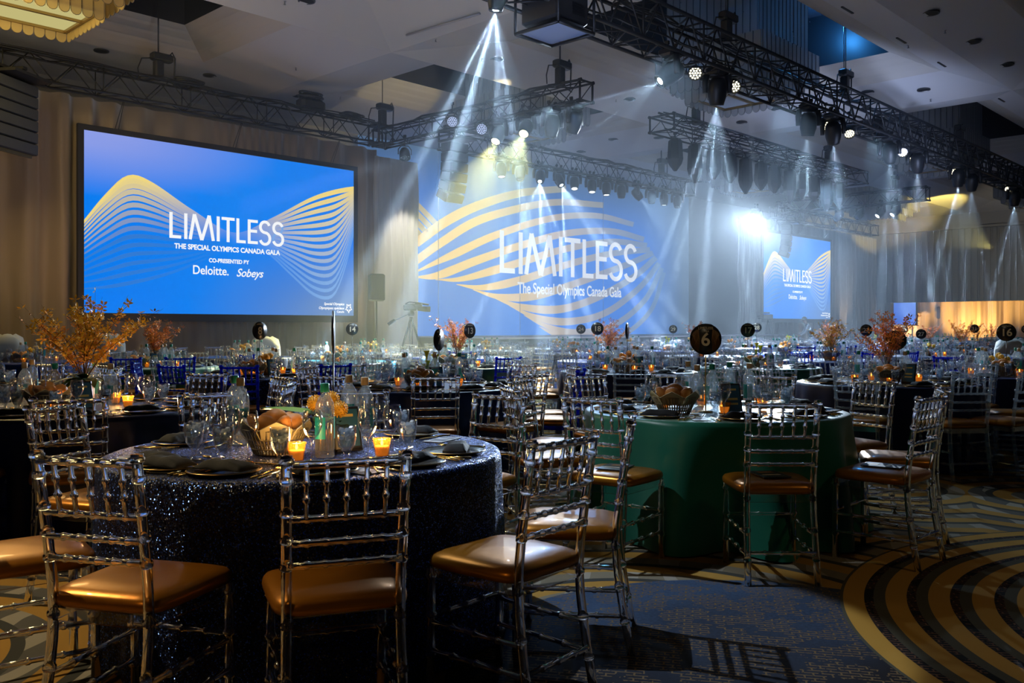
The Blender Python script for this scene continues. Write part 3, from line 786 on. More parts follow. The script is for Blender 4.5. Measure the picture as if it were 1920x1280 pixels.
# along the stage screen (plane v = 19.4)
for i, (px, y, on, tg, lb) in enumerate(((1013, 327, 2, (1000, 520, 26.5), 'brighter of the two starry lamps before the stage screen'), (1048, 334, 2, (1130, 520, 28.), 'right one of the two starry lamps before the stage screen'),
        (1077, 331, 1, (1080, 500, 29), ''), (1110, 337, 1, (1112, 500, 30), ''), (1137, 341, 1, (1140, 500, 31), ''), (1165, 349, 0, (1166, 500, 32), ''), (940, 308, 1, (945, 500, 27), ''),
        (975, 318, 0, (980, 500, 27), ''), (1194, 360, 2, (1290, 480, 33), 'lamp sending a thin beam to the right end of the stage screen'), (1222, 362, 0, (1222, 500, 33), ''), (1245, 362, 1, (1246, 500, 34), ''), (1270, 368, 0, (1271, 500, 34), ''))):
    loc = at_v(px, y, 19.4); loc.z = TB-.30; aim = P(*tg)
    lens = lens_on if on == 2 else lens_dim if on == 1 else led_off
    nm = lb or '%s from left of the small %s lamps under the stage-screen truss' % (['', '', 'third', 'fourth', 'fifth', 'sixth', 'first', 'second', '', 'seventh', 'eighth', 'ninth'][i], 'glowing' if on == 1 else 'dark')
    t, lp = moving_head(nm, loc, aim, lens, 1.05, hang=.08)
    if on == 2: beam(lp, aim, 17000 if i < 2 else 9000, spot=48 if i < 2 else 36, scale=6)
    if on == 1: lamp('stage_wash', 'SPOT', lp, 160, (.4, .65, 1.), aim, size=.05, spot=50, blend=.8)
# dark lanterns
def lantern(label, loc, k):
    t = thing('dark_lantern', label, 'stage lamp', loc)
    mb = MB(); s = 1.0+.25*(k % 3 == 1)
    s *= 1.3; mb.lathe([(.12, .0), (.18, -.06), (.20, -.3*s), (.21, -.42*s), (.17, -.52*s), (.04, -.66*s), (0, -.66*s)], 6, smooth=False); mb.build('body', lampbody, t)
    mb = MB(); mb.tube([(-.17, 0, -.25), (-.17, 0, .03), (.17, 0, .03), (.17, 0, -.25)], .02, 6); mb.tube([(0, 0, .03), (0, 0, .16)], .02, 6); mb.bbox((0, 0, .14), (.06, .1, .08), .01); mb.build('bracket', lampbody, t)
    return t
LN = []
for k, px in enumerate((1266, 1303, 1338, 1369, 1398, 1427, 1452, 1481, 1504, 1526, 1550, 1573)):
    loc = at_v(px, 300, 13.4); loc.z = TB-.16; LN.append(lantern('x', loc, k))
order_labels(LN, 'dark unlit lantern', 'under the lantern truss', 'lanterns in a row')
# distant moving lamps on plane u = 39.4
for i, (px, y, on) in enumerate(((1573, 393, 0), (1613, 388, 0), (1652, 383, 1), (1680, 379, 1))):
    loc = at_u(px, y, 39.4); loc.z = TB-.14; aim = loc+Vector((-1, .6, -1.1))
    moving_head(['leftmost dark lamp', 'second dark lamp', 'first shining lamp', 'last shining lamp'][i]+' on the distant truss above the smaller screen', loc, aim, lens_dim if on else led_off, 1.15, hang=.08)
lamp('truss_glow', 'SPOT', at_u(1678, 384, 39.4), 900, (.8, .9, 1.), P(1500, 480, 34), size=.08, spot=50, blend=.8)
fl = at_u(1418, 409, 39.4)
t, lp = moving_head('dazzling white spotlight left of the smaller screen', fl, (28, 16.3, 3.0), lens_on, 1.3, hang=.2)
lamp('follow_spot', 'SPOT', lp, 120000, (.66, .82, 1.), (28, 16.3, 3.0), size=.08, spot=34, blend=.6)
# ceiling light: added fill spots without fixtures, then the coloured patches
lamp('ceiling_fill', 'SPOT', (7, 7.0, 2.6), 1100, (.50, .62, 1.), (13, 15, 8), size=1.2, spot=110, blend=.9)
lamp('ceiling_fill', 'SPOT', (23, 7.4, 2.6), 1900, (.50, .62, 1.), (27, 15, 8), size=1.2, spot=110, blend=.9)
lamp('ceiling_fill', 'SPOT', (6, 12, 2.2), 160, (1., .85, .62), (5, 20, 8.2), size=.3, spot=90, blend=.9)
lamp('ceiling_yellow', 'SPOT', (46, 13, 5.0), 4200, (1., .78, .20), (50.5, 18.2, 8.0), size=.1, spot=42, blend=.3)
lamp('ceiling_yellow', 'SPOT', (17, 14.5, 6.95), 900, (1., .80, .35), (17.3, 21.4, 8.42), size=.05, spot=24, blend=.3)
lamp('recess_blue', 'POINT', (23.3, 10.6, 9.3), 150, (.05, .35, 1.), size=.1)
# drape uplights
lamp('drape_uplight', 'SPOT', (.9, 19.0, .5), 150, (1., .66, .22), (-.5, 21.4, 3.4), size=.1, spot=80, blend=.8)
lamp('drape_uplight', 'SPOT', (8.0, 18.0, .6), 170, (1., .62, .38), (9, 21.4, 5.8), size=.1, spot=110, blend=.9)
lamp('drape_uplight', 'SPOT', (14.5, 19.6, .4), 160, (1., .88, .7), (15.8, 21.4, 3.6), size=.1, spot=80, blend=.8)
lamp('drape_uplight', 'SPOT', (49.3, 20.4, .3), 200, (1., .72, .42), (49.3, 21.4, 3), size=.1, spot=50, blend=.8)
for v in (4, 9, 14, 19, 24): lamp('bay_uplight', 'SPOT', (61.0, v, .4), 1500, (1., .66, .26), (63.5, v, 2.6), size=.1, spot=100, blend=.8)
lamp('wall_wash', 'SPOT', (44, 10, 1.5), 900, (.9, .88, .80), (RU, 13, 5.5), size=.2, spot=80, blend=.9)
# general stage light falling back over the tables
for (u, v, e, c, tg, sp) in ((9.5, 9.4, 300, (.62, .82, 1.), (6.5, 5.0, 0), 60), (13.5, 9.4, 1500, (.55, .78, 1.), (10.5, 5.0, 0), 62), (18, 9.4, 1900, (.5, .75, 1.), (15, 5.5, 0), 62),
                             (23, 9.4, 1300, (.5, .75, 1.), (20, 5.5, 0), 60), (15, 13.2, 1500, (.6, .82, 1.), (9.5, 9.5, 0), 56), (22, 13.4, 3000, (.45, .7, 1.), (18, 9.8, 0), 60), (29, 13.4, 3200, (.45, .7, 1.), (25, 9.8, 0), 60),
                             (19, 19.0, 1000, (.5, .75, 1.), (13, 14, 0), 60), (27, 19.0, 2000, (.45, .7, 1.), (24, 13.5, 0), 56), (35, 18.6, 1600, (.45, .7, 1.), (33, 13.5, 0), 56)):
    lamp('audience_wash', 'SPOT', (u, v, 6.2), e, c, tg, size=.10, spot=sp, blend=.7)
lamp('key_from_truss', 'SPOT', c2w(-2.8, 5.6, 6.3), 1300, (.70, .84, 1.), c2w(.30, 4.0, 0), size=.035, spot=18, blend=.15)
lamp('key_from_left', 'SPOT', c2w(-5.5, 4.4, 5.8), 950, (1., .78, .45), c2w(-2.3, 3.1, 0), size=.05, spot=30, blend=.2)
lamp('blue_table_spot', 'SPOT', (15.8, 13.2, 6.2), 900, (.12, .38, 1.), c2w(.72, 5.95, .8), size=.05, spot=7, blend=.4)
lamp('arc_glow', 'SPOT', c2w(4.6, 2.0, 5.0), 70, (1., .72, .38), c2w(2.7, 3.9, 0), size=.2, spot=50, blend=.9)  # added fill that brightens the dim carpet arcs at right
lamp('cloth_graze', 'SPOT', c2w(-2.4, 5.3, 4.4), 420, (.8, .9, 1.), c2w(.92, 5.25, .38), size=.04, spot=13, blend=.6)
lamp('warm_spill', 'SPOT', c2w(-2.4, -.6, 2.9), 46, (1., .58, .18), c2w(-.9, 2.9, .5), size=.3, spot=52, blend=.8)  # added fill from behind the camera that warms the near seats
lamp('chandelier_glow', 'POINT', (4.5, 17.0, 6.6), 420, (1., .75, .3), size=.8)
# ------------------------------------------------------------------ chandeliers, speakers, projector, ceiling details
crystal = clear_mat('crystal_panel', (.82, .84, .86), (1, 1, 1), .25, 1.6, frost=.30, frostcol=(.75, .75, .72), boost=1.6)
crystal_warm = clear_mat('crystal_panel_lit', (.8, .72, .5), (1, .9, .6), .25, 1.6, frost=.5, frostcol=(.9, .72, .36), boost=1.6)  # lit copy of the crystal, golden lamplight put into its colours
brass = mat('aged_brass', (.35, .24, .10), .35, metal=.9)
edge_m = mat('dark_glass_edge', (.03, .03, .035), .4)
panel_lit = emit('lit_diffuser', (.85, .75, .30), .62); panel_off = mat('diffuser', (.35, .42, .5), .6)
def chandelier(label, c, zb, side, height, lit, big=True):
    t = thing('crystal_chandelier', label, 'chandelier', (c[0], c[1], zb)); cm = crystal_warm if lit else crystal
    def tier(hw, z0, h, n, name='crystal_tier'):
        mb = MB(); w = 2*hw/n
        for sd in range(4):
            R = Matrix.Rotation(sd*pi/2, 3, 'Z')
            for k in range(n):
                x = -hw+w*(k+.5); r = w*.46
                pl = [(x-r, -hw, z0+h), (x+r, -hw, z0+h)]+[(x+r*cos(a), -hw, z0+r-r*sin(a)) for a in [pi*i/6 for i in range(7)]]
                pts = [R @ Vector(p) for p in pl]; mb.prism(pts, R @ Vector((0, -.02, 0)), 0)
                pe = [R @ Vector((p[0], -hw-.022, p[2])) for p in pl[1:]+[pl[0]]]; mb.tube(pe, .0045, 4, 1, cap=False)
        mb.build(name, [cm, edge_m], t)
    n = 14
    tier(side/2*.86, .85, height-.85, n-1, 'crystal_tier')
    tier(side/2, .50, .75, n); tier(side/2*.82, .25, .50, n-3); tier(side/2*.64, .0, .42, n-5)
    mb = MB(); q = side/2*.60
    for sd in range(4):
        R = Matrix.Rotation(sd*pi/2, 3, 'Z'); mb.box(tuple(R @ Vector((0, -q, .20))), (2*q+.05, .05, .05), R)
    mb.box((0, 0, .20), (2*q, .06, .05)); mb.build('frame', brass, t)
    MB().box((0, 0, .235), (2*q, 2*q, .02)).build('diffuser', panel_lit if lit else panel_off, t)
    MB().box((0, 0, height-.04), (side*.9, side*.9, .06)).build('ceiling_plate', brass, t)
    mb = MB()
    for k in range(40):
        a = random.uniform(-1, 1)*side*.43; z = random.uniform(.3, height*.8)
        sd = random.randrange(4); R = Matrix.Rotation(sd*pi/2, 3, 'Z'); mb.ball(tuple(R @ Vector((a, -side*.505, z))), .014, 5, 4)
    mb.build('crystal_glint', mat('faceted_crystal', (.9, .95, 1), .05, metal=1.), t)
    return t
chandelier('golden lit crystal chandelier at the upper left corner', (6.0, 18.2), 7.05, 2.9, 2.8, True)
chandelier('crystal chandelier behind the truss with yellow lamps', (20.2, 18.9), 7.0, 2.9, 2.95, False)
chandelier('large dark crystal chandelier behind the thickest truss', (20.2, 11.55), 6.85, 2.9, 3.1, False)
chandelier('crystal chandelier hanging above the lantern truss ends', (34.2, 18.9), 6.9, 2.9, 3.05, False)
chandelier('crystal chandelier half hidden by the right part of the thickest truss', (34.2, 11.6), 6.9, 2.9, 3.05, False)
chandelier('distant chandelier above the smaller screen, lit amber', (47.9, 18.9), 6.9, 2.9, 3.05, False)
chandelier('distant crystal chandelier near the right frame edge', (47.9, 11.6), 6.9, 2.9, 3.05, False)
# recessed downlights
DL = []
for px, y in ((190, 95), (393, 141), (560, 179), (575, 1), (932, 110), (1180, 186), (1150, 261), (1235, 258), (1028, 281), (1090, 284), (1107, 299), (1179, 315), (1457, 204), (1391, 229), (1627, 172), (1732, 168),
              (1745, 24), (1824, 78), (1887, 121), (1629, 400), (1747, 390), (1868, 380), (1310, 340)):
    p = ray_ceiling(px, y)
    if p is None: continue
    d = thing('recessed_downlight', 'x', 'downlight', (p.x, p.y, p.z-.015))
    MB().lathe([(.0, .0), (.15, 0.0)], 20).build('lamp_hole', mat('black_hole', (.004, .004, .004), .8), d)
    MB().lathe([(.145, -.004), (.175, -.008), (.18, .02)], 20).build('trim_ring', mat('dark_trim', (.03, .03, .03), .5), d); DL.append(d)
DLW = [('round dark downlight', 'in the pale ceiling')]
order_labels(DL, 'dark round downlight', 'set in the ceiling', 'ceiling downlights')
sm = MB(); 
for px, y in ((1589, 18), (1690, 75), (1766, 120), (1878, 187)):
    p = ray_ceiling(px, y)
    if p: 
        t = tag(MB().box((0, 0, 0), (.55, .05, .02)).build('air_slot', blackm, None, (p.x, p.y, p.z-.012)), 'short dark air slot in the ceiling, near column %s' % px, 'air slot')
        t['label'] = {1589: 'topmost short dark air slot in the ceiling band', 1690: 'second dark air slot down the ceiling band', 1766: 'third dark air slot down the ceiling band', 1878: 'lowest dark air slot of the ceiling band'}[px]
p = ray_ceiling(800, 50)
if p:
    q0 = ray_ceiling(762, 61); q1 = ray_ceiling(900, 20)
    if q0 and q1:
        t = tag(MB().tube([q0+Vector((0, 0, -.06)), q1+Vector((0, 0, -.06))], .025, 6).build('track_rail', mat('pale_rail', (.3, .3, .32), .4), None), 'thin pale rail fixed under the ceiling, left of the starry lamp', 'rail')
for i, (px, y) in enumerate(((534, 3), (555, 127), (817, 73), (904, 110), (1155, 187), (638, 182), (1772, 57), (1703, 85), (1745, 186))):
    p = ray_ceiling(px, y)
    if p:
        s = MB().lathe([(.0, -.07), (.03, -.065), (.012, -.05), (.012, 0), (.04, 0)], 8).build('sprinkler', mat('sprinkler_metal', (.25, .25, .25), .4, metal=.7), None, tuple(p)); tag(s, '', 'sprinkler', 'ceiling sprinklers')
        s['label'] = '%s from left small metal sprinkler under the ceiling' % ORD[sorted([534, 555, 817, 904, 1155, 638, 1772, 1703, 1745]).index(px)]
# line arrays
spk = mat('speaker_black', (.022, .024, .026), .6); grille = mat('speaker_grille', (.035, .037, .04), .5, bump=(120, .4))
def line_array(label, loc, n, w=.62, h=.25, yaw=0., gr=grille, curve=.45):
    t = thing('line_array_speaker', label, 'loudspeaker', loc, yaw)
    MB().box((0, .1, .06), (w*.9, .9, .06)).build('hanging_frame', blackm, t)
    z = 0.; y = 0.; a = 0.
    for k in range(n):
        a = radians(curve*(1.0+k*k)); R = Matrix.Rotation(-a, 3, 'X')
        c = Vector((0, y, z-h/2)); 
        mb = MB(); mb.bbox(c, (w, .42, h*.94), .02, R); b = mb.build('cabinet', spk, t)
        MB().bbox(c+R @ Vector((0, .215, 0)), (w*.94, .02, h*.86), .008, R).build('grille', gr, b)
        z -= h*cos(a); y -= h*sin(a)*1.0
    MB().box((0, 0, 6.52-loc[2]), (.7, .12, .06)).box((0, 0, 6.52-loc[2]), (.12, .7, .06)).tube([(0, 0, .06), (0, 0, 6.52-loc[2])], .03, 6).build('suspension', blackm, t)
    return t
la = at_u(838, 265, 16.0)
line_array('curved hanging loudspeaker column left of the stage screen', (la.x, la.y-.3, 6.12), 6, .62, .25, radians(180), curve=1.1)
la = P(18, 150, 18.2); line_array('tall dark hanging loudspeaker column at the far left edge', (la.x, la.y, 6.3), 6, 1.2, .24, radians(215), curve=.05)
la = at_u(1475, 400, 39.2); line_array('hanging loudspeaker column in front of the smaller screen', (la.x, la.y, 6.1), 6, .8, .25, radians(200), curve=.8)
# banner of mesh cloth under the far left array
ms = mat('gold_mesh_cloth', (.10, .085, .04), .5); tag(MB().box((0, 0, 0), (1.4, .03, .5)).build('mesh_banner', ms, None, tuple(P(14, 262, 18.)), radians(35)), 'dark gold mesh cloth hanging under the far left loudspeaker column', 'cloth')
# cable hammock boxes on the long truss
for i, (px, v, zz, w, lb) in enumerate(((583, 20.35, TB+TT, .75, 'black cable box lying on the truss above the largest screen'), (660, 20.3, TB+TT-.02, .9, 'heap of black cable on the truss near the corner'), (355, 20.35, TB+TT-.02, .8, 'low heap of black cable on the truss right of the hoist'))):
    u, z = on_v(px, v); t = thing('cable_heap', lb, 'cable', (u, v, zz)); mb = MB()
    if i == 0: mb.bbox((0, 0, .17), (w, .4, .32), .08)
    rnd = random.Random(i)
    for k in range(5):
        r = rnd.uniform(.12, .3); mb.tube([(r*2.0*cos(a)*(.6+.2*k/5), r*.7*sin(a), .04+.03*k+(.3 if i == 0 else 0)+rnd.uniform(0, .02)) for a in [2*pi*j/14 for j in range(15)]], .028, 5)
    mb.build('cable_coil', blackm, t)
# projector cradle at the top
pc = P(1040, 40, 14.6); t = thing('projector_cradle', 'black projector hung in a frame at the top of the picture', 'projector', (pc.x, pc.y, 6.05))
W_ = 1.0; mb = MB()
for z in (0, .95):
    for (x0, y0, x1, y1) in ((-1, -1, 1, -1), (1, -1, 1, 1), (1, 1, -1, 1), (-1, 1, -1, -1)): mb.tube([(x0*W_*.44, y0*.46, z), (x1*W_*.44, y1*.46, z)], .03, 6)
for x in (-1, 1):
    for y in (-1, 1): mb.tube([(x*W_*.44, y*.46, 0), (x*W_*.44, y*.46, .95)], .025, 6)
mb.build('cradle_frame', truss_m, t)
b = MB().bbox((0, 0, .46), (.78, .8, .68), .04).build('projector_body', mat('projector_black', (.02, .02, .022), .4), t)
MB().box((0, 0, .035), (.82, .86, .02)).build('bottom_tray', mat('blue_grey_tray', (.16, .22, .38), .35), t)
MB().box((-.20, -.405, .50), (.20, .012, .09)).build('control_screen', emit('lcd_blue', (.05, .25, .9), .9), b)
MB().box((.18, -.405, .68), (.14, .012, .06)).build('warning_label', mat('tan_label', (.5, .38, .15), .6), b)
mb = MB()
for k in range(9): mb.box((.12+.0*k, -.405, .24+k*.022), (.3, .008, .006))
mb.build('vent', blackm, b)
MB().tube([(-.44, -.46, .8), (-.6, -.5, .7), (-.62, -.5, .4), (-.5, -.46, .3)], .012, 5).build('power_cable', blackm, t)
for x in (-1, 1): MB().tube([(x*.3, 0, .95), (x*.3, .1, 1.25)], .02, 5).build('hanger', truss_m, t)
# ------------------------------------------------------------------ chairs
acr = mat('clear_acrylic', (.93, .93, .94), .03, trans=1., ior=1.38)
acr_s = clear_mat('clear_acrylic_rod', (.78, .81, .84), (1, 1, 1), .07, 1.5, frost=.03, frostcol=(.75, .85, .95), boost=2.4, pw=2.2)
acr_b = clear_mat('blue_acrylic_rod', (.03, .10, .62), (.35, .55, 1), .08, 1.5, frost=.2, frostcol=(.01, .05, .55), boost=2.2, pw=2.2)
gold_seat = mat('bronze_vinyl', (.42, .155, .008), .32, metal=.6, bump=(18, .06), coat=.15)
pale_seat = gold_seat
def chair_geo(seg=8, mi=0):
    """parts of a turned-bamboo ballroom chair; y+ faces the table"""
    g = {}
    def post(sx):
        mb = MB(); pts = [(sx*.176, -.262, 0), (sx*.172, -.222, .22), (sx*.168, -.20, .44), (sx*.170, -.222, .66), (sx*.174, -.262, .915)]
        c = curve_pts(pts, 10); br = {}
        vs = [tuple(p) for p in c]; mb.tube(vs, [.0155+.002*(1-i/10) for i in range(11)], seg, mi)
        for h in (.13, .27, .43, .605, .685, .765, .86):
            k = min(range(11), key=lambda i: abs(c[i].z-h)); p = c[k]; d = (c[min(10, k+1)]-c[max(0, k-1)]).normalized()
            p = p+d*((h-p.z)/d.z); mb.lathe([(.016, -.012), (.0205, -.006), (.0205, .006), (.016, .012)], seg, p, mi)
        p = c[-1]; mb.lathe([(.016, -.006), (.023, 0), (.023, .010), (.018, .013), (.018, .02), (0, .022)], seg, p, mi)
        return mb
    def fleg(sx):
        mb = MB(); mb.bead((sx*.185, .20, 0), (sx*.185, .195, .445), .0165, (.3, .62, .93), .023, .012, seg, mi); return mb
    g['leg'] = [post(-1), post(1), fleg(-1), fleg(1)]
    def yb(h): return -.20-.062*max(0, (h-.44)/.475)**1.4
    g['top_rail'] = [MB().bead((-.172, yb(.905), .905), (.172, yb(.905), .905), .0125, (.17, .33, .5, .67, .83), .0150, .01, seg, mi)]
    g['back_rail'] = [MB().bead((-.170, yb(h), h), (.170, yb(h), h), .0100, (.17, .33, .5, .67, .83), .0128, .009, seg, mi) for h in (.745, .672, .605)]
    g['spindle'] = [MB().bead((x, yb(.745), .745), (x*1.02, yb(.905), .905), .0075, (.35, .66), .0115, .009, max(6, seg-2), mi) for x in (-.115, -.0575, 0, .0575, .115)]
    fr = MB()
    for a, b in (((-.168, -.2, .43), (.168, -.2, .43)), ((-.19, .2, .43), (.19, .2, .43)), ((-.168, -.2, .43), (-.19, .2, .43)), ((.168, -.2, .43), (.19, .2, .43))):
        a = Vector(a); b = Vector(b); d = (b-a); fr.box((a+b)/2, (d.length, .014, .04), Matrix.Rotation(atan2(d.y, d.x), 3, 'Z'), mi)
    g['seat_frame'] = [fr]
    st = []
    for (a, b) in (((-.185, .2, .27), (.185, .2, .27)), ((-.172, -.235, .16), (.172, -.235, .16)), ((-.171, -.22, .25), (-.185, .2, .25)), ((.171, -.22, .25), (.185, .2, .25)), ((-.173, -.235, .15), (-.185, .2, .15)), ((.173, -.235, .15), (.185, .2, .15))):
        st.append(MB().bead(a, b, .0095, (.25, .5, .75), .0135, .010, max(6, seg-2), mi))
    g['stretcher'] = st
    # cushion
    cu = MB(); n = 28
    def outline(s, k):
        t = 2*pi*k/n; c_, s_ = cos(t), sin(t); q = .34
        x = abs(c_)**q*(1 if c_ > 0 else -1); y = abs(s_)**q*(1 if s_ > 0 else -1)
        w = .203+.022*(y*.5+.5); return (x*w*s, y*.213*s+.0)
    prof = [(.0, .448), (.9, .448), (.985, .456), (1.0, .470), (.99, .484), (.95, .496), (.8, .507), (.5, .513), (.0, .515)]
    for s, z in prof:
        for k in range(n): x, y = outline(max(s, .001), k); cu.v.append((x, y, z))
    for i in range(len(prof)-1):
        for k in range(n): j = (k+1) % n; cu.f.append((i*n+k, i*n+j, (i+1)*n+j, (i+1)*n+k)); cu.m.append(0); cu.sm.append(True)
    g['seat_cushion'] = [cu]
    return g
def merge(mbs, mi=None):
    r = MB()
    for m in mbs:
        k = len(r.v); r.v += m.v; r.f += [tuple(i+k for i in f) for f in m.f]; r.m += (m.m if mi is None else [mi]*len(m.m)); r.sm += m.sm
    return r
def chair_kit(rod, seg, level, cush=gold_seat, nm='ballroom_chair'):
    g = chair_geo(seg)
    if level == 0:
        parts = []
        for nme in ('leg', 'top_rail', 'back_rail', 'spindle', 'seat_frame', 'stretcher'):
            for m in g[nme]: parts.append((nme, m.mesh(nme, rod)))
        parts.append(('seat_cushion', g['seat_cushion'][0].mesh('seat_cushion', cush)))
        return Kit(nm, parts)
    if level == 1:
        legs = [('leg', m.mesh('leg', rod)) for m in g['leg']]
        return Kit(nm, legs+[('backrest', merge(g['top_rail']+g['back_rail']+g['spindle']).mesh('backrest', rod)),
                             ('seat_frame', merge(g['seat_frame']+g['stretcher']).mesh('seat_frame', rod)), ('seat_cushion', g['seat_cushion'][0].mesh('seat_cushion', cush))])
    al = merge(g['leg']+g['top_rail']+g['back_rail']+g['spindle']+g['seat_frame']+g['stretcher'], 0); cu = g['seat_cushion'][0]
    return merge([al]+[merge([cu], 1)]).mesh(nm, [rod, cush])
K0 = chair_kit(acr, 10, 0); K0b = chair_kit(acr_b, 8, 0); K1 = chair_kit(acr_s, 6, 1); K1b = chair_kit(acr_b, 6, 1)
M2 = chair_kit(acr_s, 4, 2); M2b = chair_kit(acr_b, 4, 2)
# ------------------------------------------------------------------ table things
glass = clear_mat('table_glass', (.92, .94, .96), (1, 1, 1), .04, 1.5, boost=2.6, pw=2.4)
ice = clear_mat('iced_water', (.75, .8, .85), (1, 1, 1), .12, 1.5, frost=.45, frostcol=(.85, .90, .95), boost=2.0)
watr = clear_mat('drinking_water', (.86, .90, .93), (1, 1, 1), .05, 1.33, frost=.06, frostcol=(.5, .62, .8), boost=2.5)
amber_gl = clear_mat('amber_glass', (1., .74, .40), (1, .9, .7), .08, 1.5, frost=.18, frostcol=(1., .55, .15))
bottle_gl = clear_mat('bottle_plastic', (.80, .84, .86), (1, 1, 1), .05, 1.45, frost=.10, frostcol=(.7, .78, .82), boost=3.)
teal = mat('teal_print', (.0, .30, .34), .5); teal_cap = mat('teal_cap', (.01, .22, .17), .4); tan_cap = mat('tan_cap', (.42, .30, .18), .5)
label_w = mat('pale_label', (.55, .55, .5), .6)
wax = mat('candle_wax', (.95, .70, .35), .6, emis=(1, .50, .14), es=.45); flame = emit('flame', (1., .62, .18), 22)  # the flame's glow in the wax is put in as emission
gold_m = mat('gold_cutlery', (.75, .50, .16), .25, metal=1.); black_nap = mat('black_napkin', (.006, .006, .007), .8, bump=(80, .1)); plate_m = mat('dark_plate', (.02, .02, .024), .2)
goldrim = mat('gold_rim', (.6, .42, .15), .3, metal=1.)
card_m = mat('programme_card', (.42, .45, .5), .6); print_m = mat('card_print', (.12, .14, .2), .6)
wicker = mat('basket_wire', (.28, .23, .14), .45, metal=.3); bread = mat('bread_crust', (.50, .17, .03), .6, var=(9, (.72, .34, .09)), bump=(30, .2)); paper = mat('basket_paper', (.62, .52, .30), .7)
terra = mat('terracotta', (.30, .13, .06), .75, var=(14, (.20, .09, .05))); goldtube = mat('gold_tubes', (.48, .24, .08), .3, metal=.8); vase_tan = mat('tan_vase', (.42, .26, .16), .6)
leaf = mat('dark_leaf', (.020, .05, .018), .4, var=(6, (.05, .10, .02))); leaf2 = mat('bright_leaf', (.12, .27, .02), .4, var=(8, (.30, .42, .06))); twig = mat('twig', (.10, .05, .03), .8)
pet_o = mat('orange_petal', (.95, .46, .05), .5, var=(30, (.9, .30, .06))); pet_y = mat('yellow_petal', (.98, .68, .05), .5, var=(25, (.9, .45, .04))); pet_p = mat('pink_orange_petal', (.90, .34, .12), .5, var=(30, (.85, .22, .14))); calla = mat('calla_yellow', (.80, .75, .05), .4); protea = mat('protea_yellow', (.80, .42, .03), .6)
frame_m = mat('menu_holder_black', (.012, .014, .02), .35); menu_blue = mat('menu_blue', (.02, .10, .20), .4); menu_gold = mat('menu_gold', (.55, .45, .15), .5)
def goblet_mesh(seg, full=True):
    a = MB(); a.lathe([(.0, 0), (.033, .001), (.034, .004), (.010, .010), (.007, .022), (.009, .036), (.016, .048), (.032, .072), (.038, .105), (.0395, .150), (.0375, .150), (.036, .105), (.028, .073), (.012, .052), (0, .05)], seg)
    b = MB(); b.lathe([(0, .055), (.011, .056), (.027, .075), (.0345, .105), (.0362, .128), (0, .129)], seg)
    c = MB(); rnd = random.Random(3)
    for k in range(11 if seg > 10 else 4):
        a_ = k*2.4; r = .021 if k % 4 else .004; z = .098+.0042*(k if seg > 10 else k*2.6)
        c.bbox((r*cos(a_), r*sin(a_), z), (.019, .017, .016) if seg > 10 else (.028, .026, .024), .003, Matrix.Rotation(rnd.uniform(0, 3), 3, 'Z') @ Matrix.Rotation(rnd.uniform(-.7, .7), 3, 'X'))
    return a, b, c
def wine_mesh(seg): 
    a = MB(); a.lathe([(.0, 0), (.036, .001), (.036, .003), (.006, .010), (.0045, .03), (.0045, .08), (.010, .092), (.028, .112), (.040, .142), (.041, .165), (.034, .208), (.0325, .208), (.039, .165), (.038, .143), (.026, .115), (.008, .096), (0, .095)], seg); return a
def bottle_parts(seg):
    body = MB().lathe([(0, 0), (.034, .001), (.037, .008), (.037, .05), (.036, .12), (.037, .17), (.034, .20), (.022, .222), (.0135, .232), (.0135, .252)], seg)
    cap = MB().lathe([(.016, .240), (.017, .242), (.017, .270), (.015, .273), (0, .273)], seg)
    lab = MB().lathe([(.0376, .055), (.0374, .125)], seg)
    lab2 = MB()
    for k in range(14): 
        t0 = .4+k*.16+(1.1 if k > 8 else 0); lab2.add([(.0384*cos(t), .0384*sin(t), z) for t, z in ((t0, .07), (t0+.13, .07), (t0+.13, .15), (t0, .15))], [(0, 1, 2, 3)])
    for m_ in (body, cap, lab, lab2): m_.v = [(x*1.08, y*1.08, z*1.13) for x, y, z in m_.v]
    return body, cap, lab, lab2
def votive_parts(seg):
    cup = MB().lathe([(0, 0), (.024, .001), (.028, .006), (.036, .065), (.040, .078), (.038, .079), (.034, .064), (.025, .008), (0, .007)], seg)
    w = MB().lathe([(0, .008), (.024, .009), (.030, .045), (.028, .048), (0, .046)], seg)
    f = MB().lathe([(0, .048), (.004, .052), (.006, .060), (.004, .070), (0, .080)], 8)
    return cup, w, f
ga, gb, gc = goblet_mesh(20)
KG = Kit('water_goblet', [('glass_bowl', ga.mesh('glass_bowl', glass)), ('water', gb.mesh('water', watr)), ('ice', gc.mesh('ice', ice))])
ga, gb, gc = goblet_mesh(8); MGf = merge([merge([ga], 0), merge([gc], 1)]).mesh('water_goblet', [glass, ice])
MW = wine_mesh(22).mesh('wine_glass', glass); MWf = wine_mesh(8).mesh('wine_glass', glass)
def bottle_kit(capm, seg):
    b, c, l, l2 = bottle_parts(seg); return Kit('water_bottle', [('bottle_body', b.mesh('bottle_body', bottle_gl)), ('cap', c.mesh('cap', capm)), ('printed_label', l2.mesh('printed_label', teal))])
KB1, KB2 = bottle_kit(teal_cap, 20), bottle_kit(tan_cap, 20)
b, c, l, l2 = bottle_parts(8); MBf = merge([merge([b], 0), merge([c], 1), merge([l2], 2)]).mesh('water_bottle', [bottle_gl, teal_cap, teal])
cu, w_, f_ = votive_parts(16); KV = Kit('votive_candle', [('glass_cup', cu.mesh('glass_cup', amber_gl)), ('wax', w_.mesh('wax', wax)), ('flame', f_.mesh('flame', flame))])
cu, w_, f_ = votive_parts(7); MVf = merge([merge([cu], 0), merge([w_], 1), merge([f_], 2)]).mesh('votive_candle', [amber_gl, wax, flame])
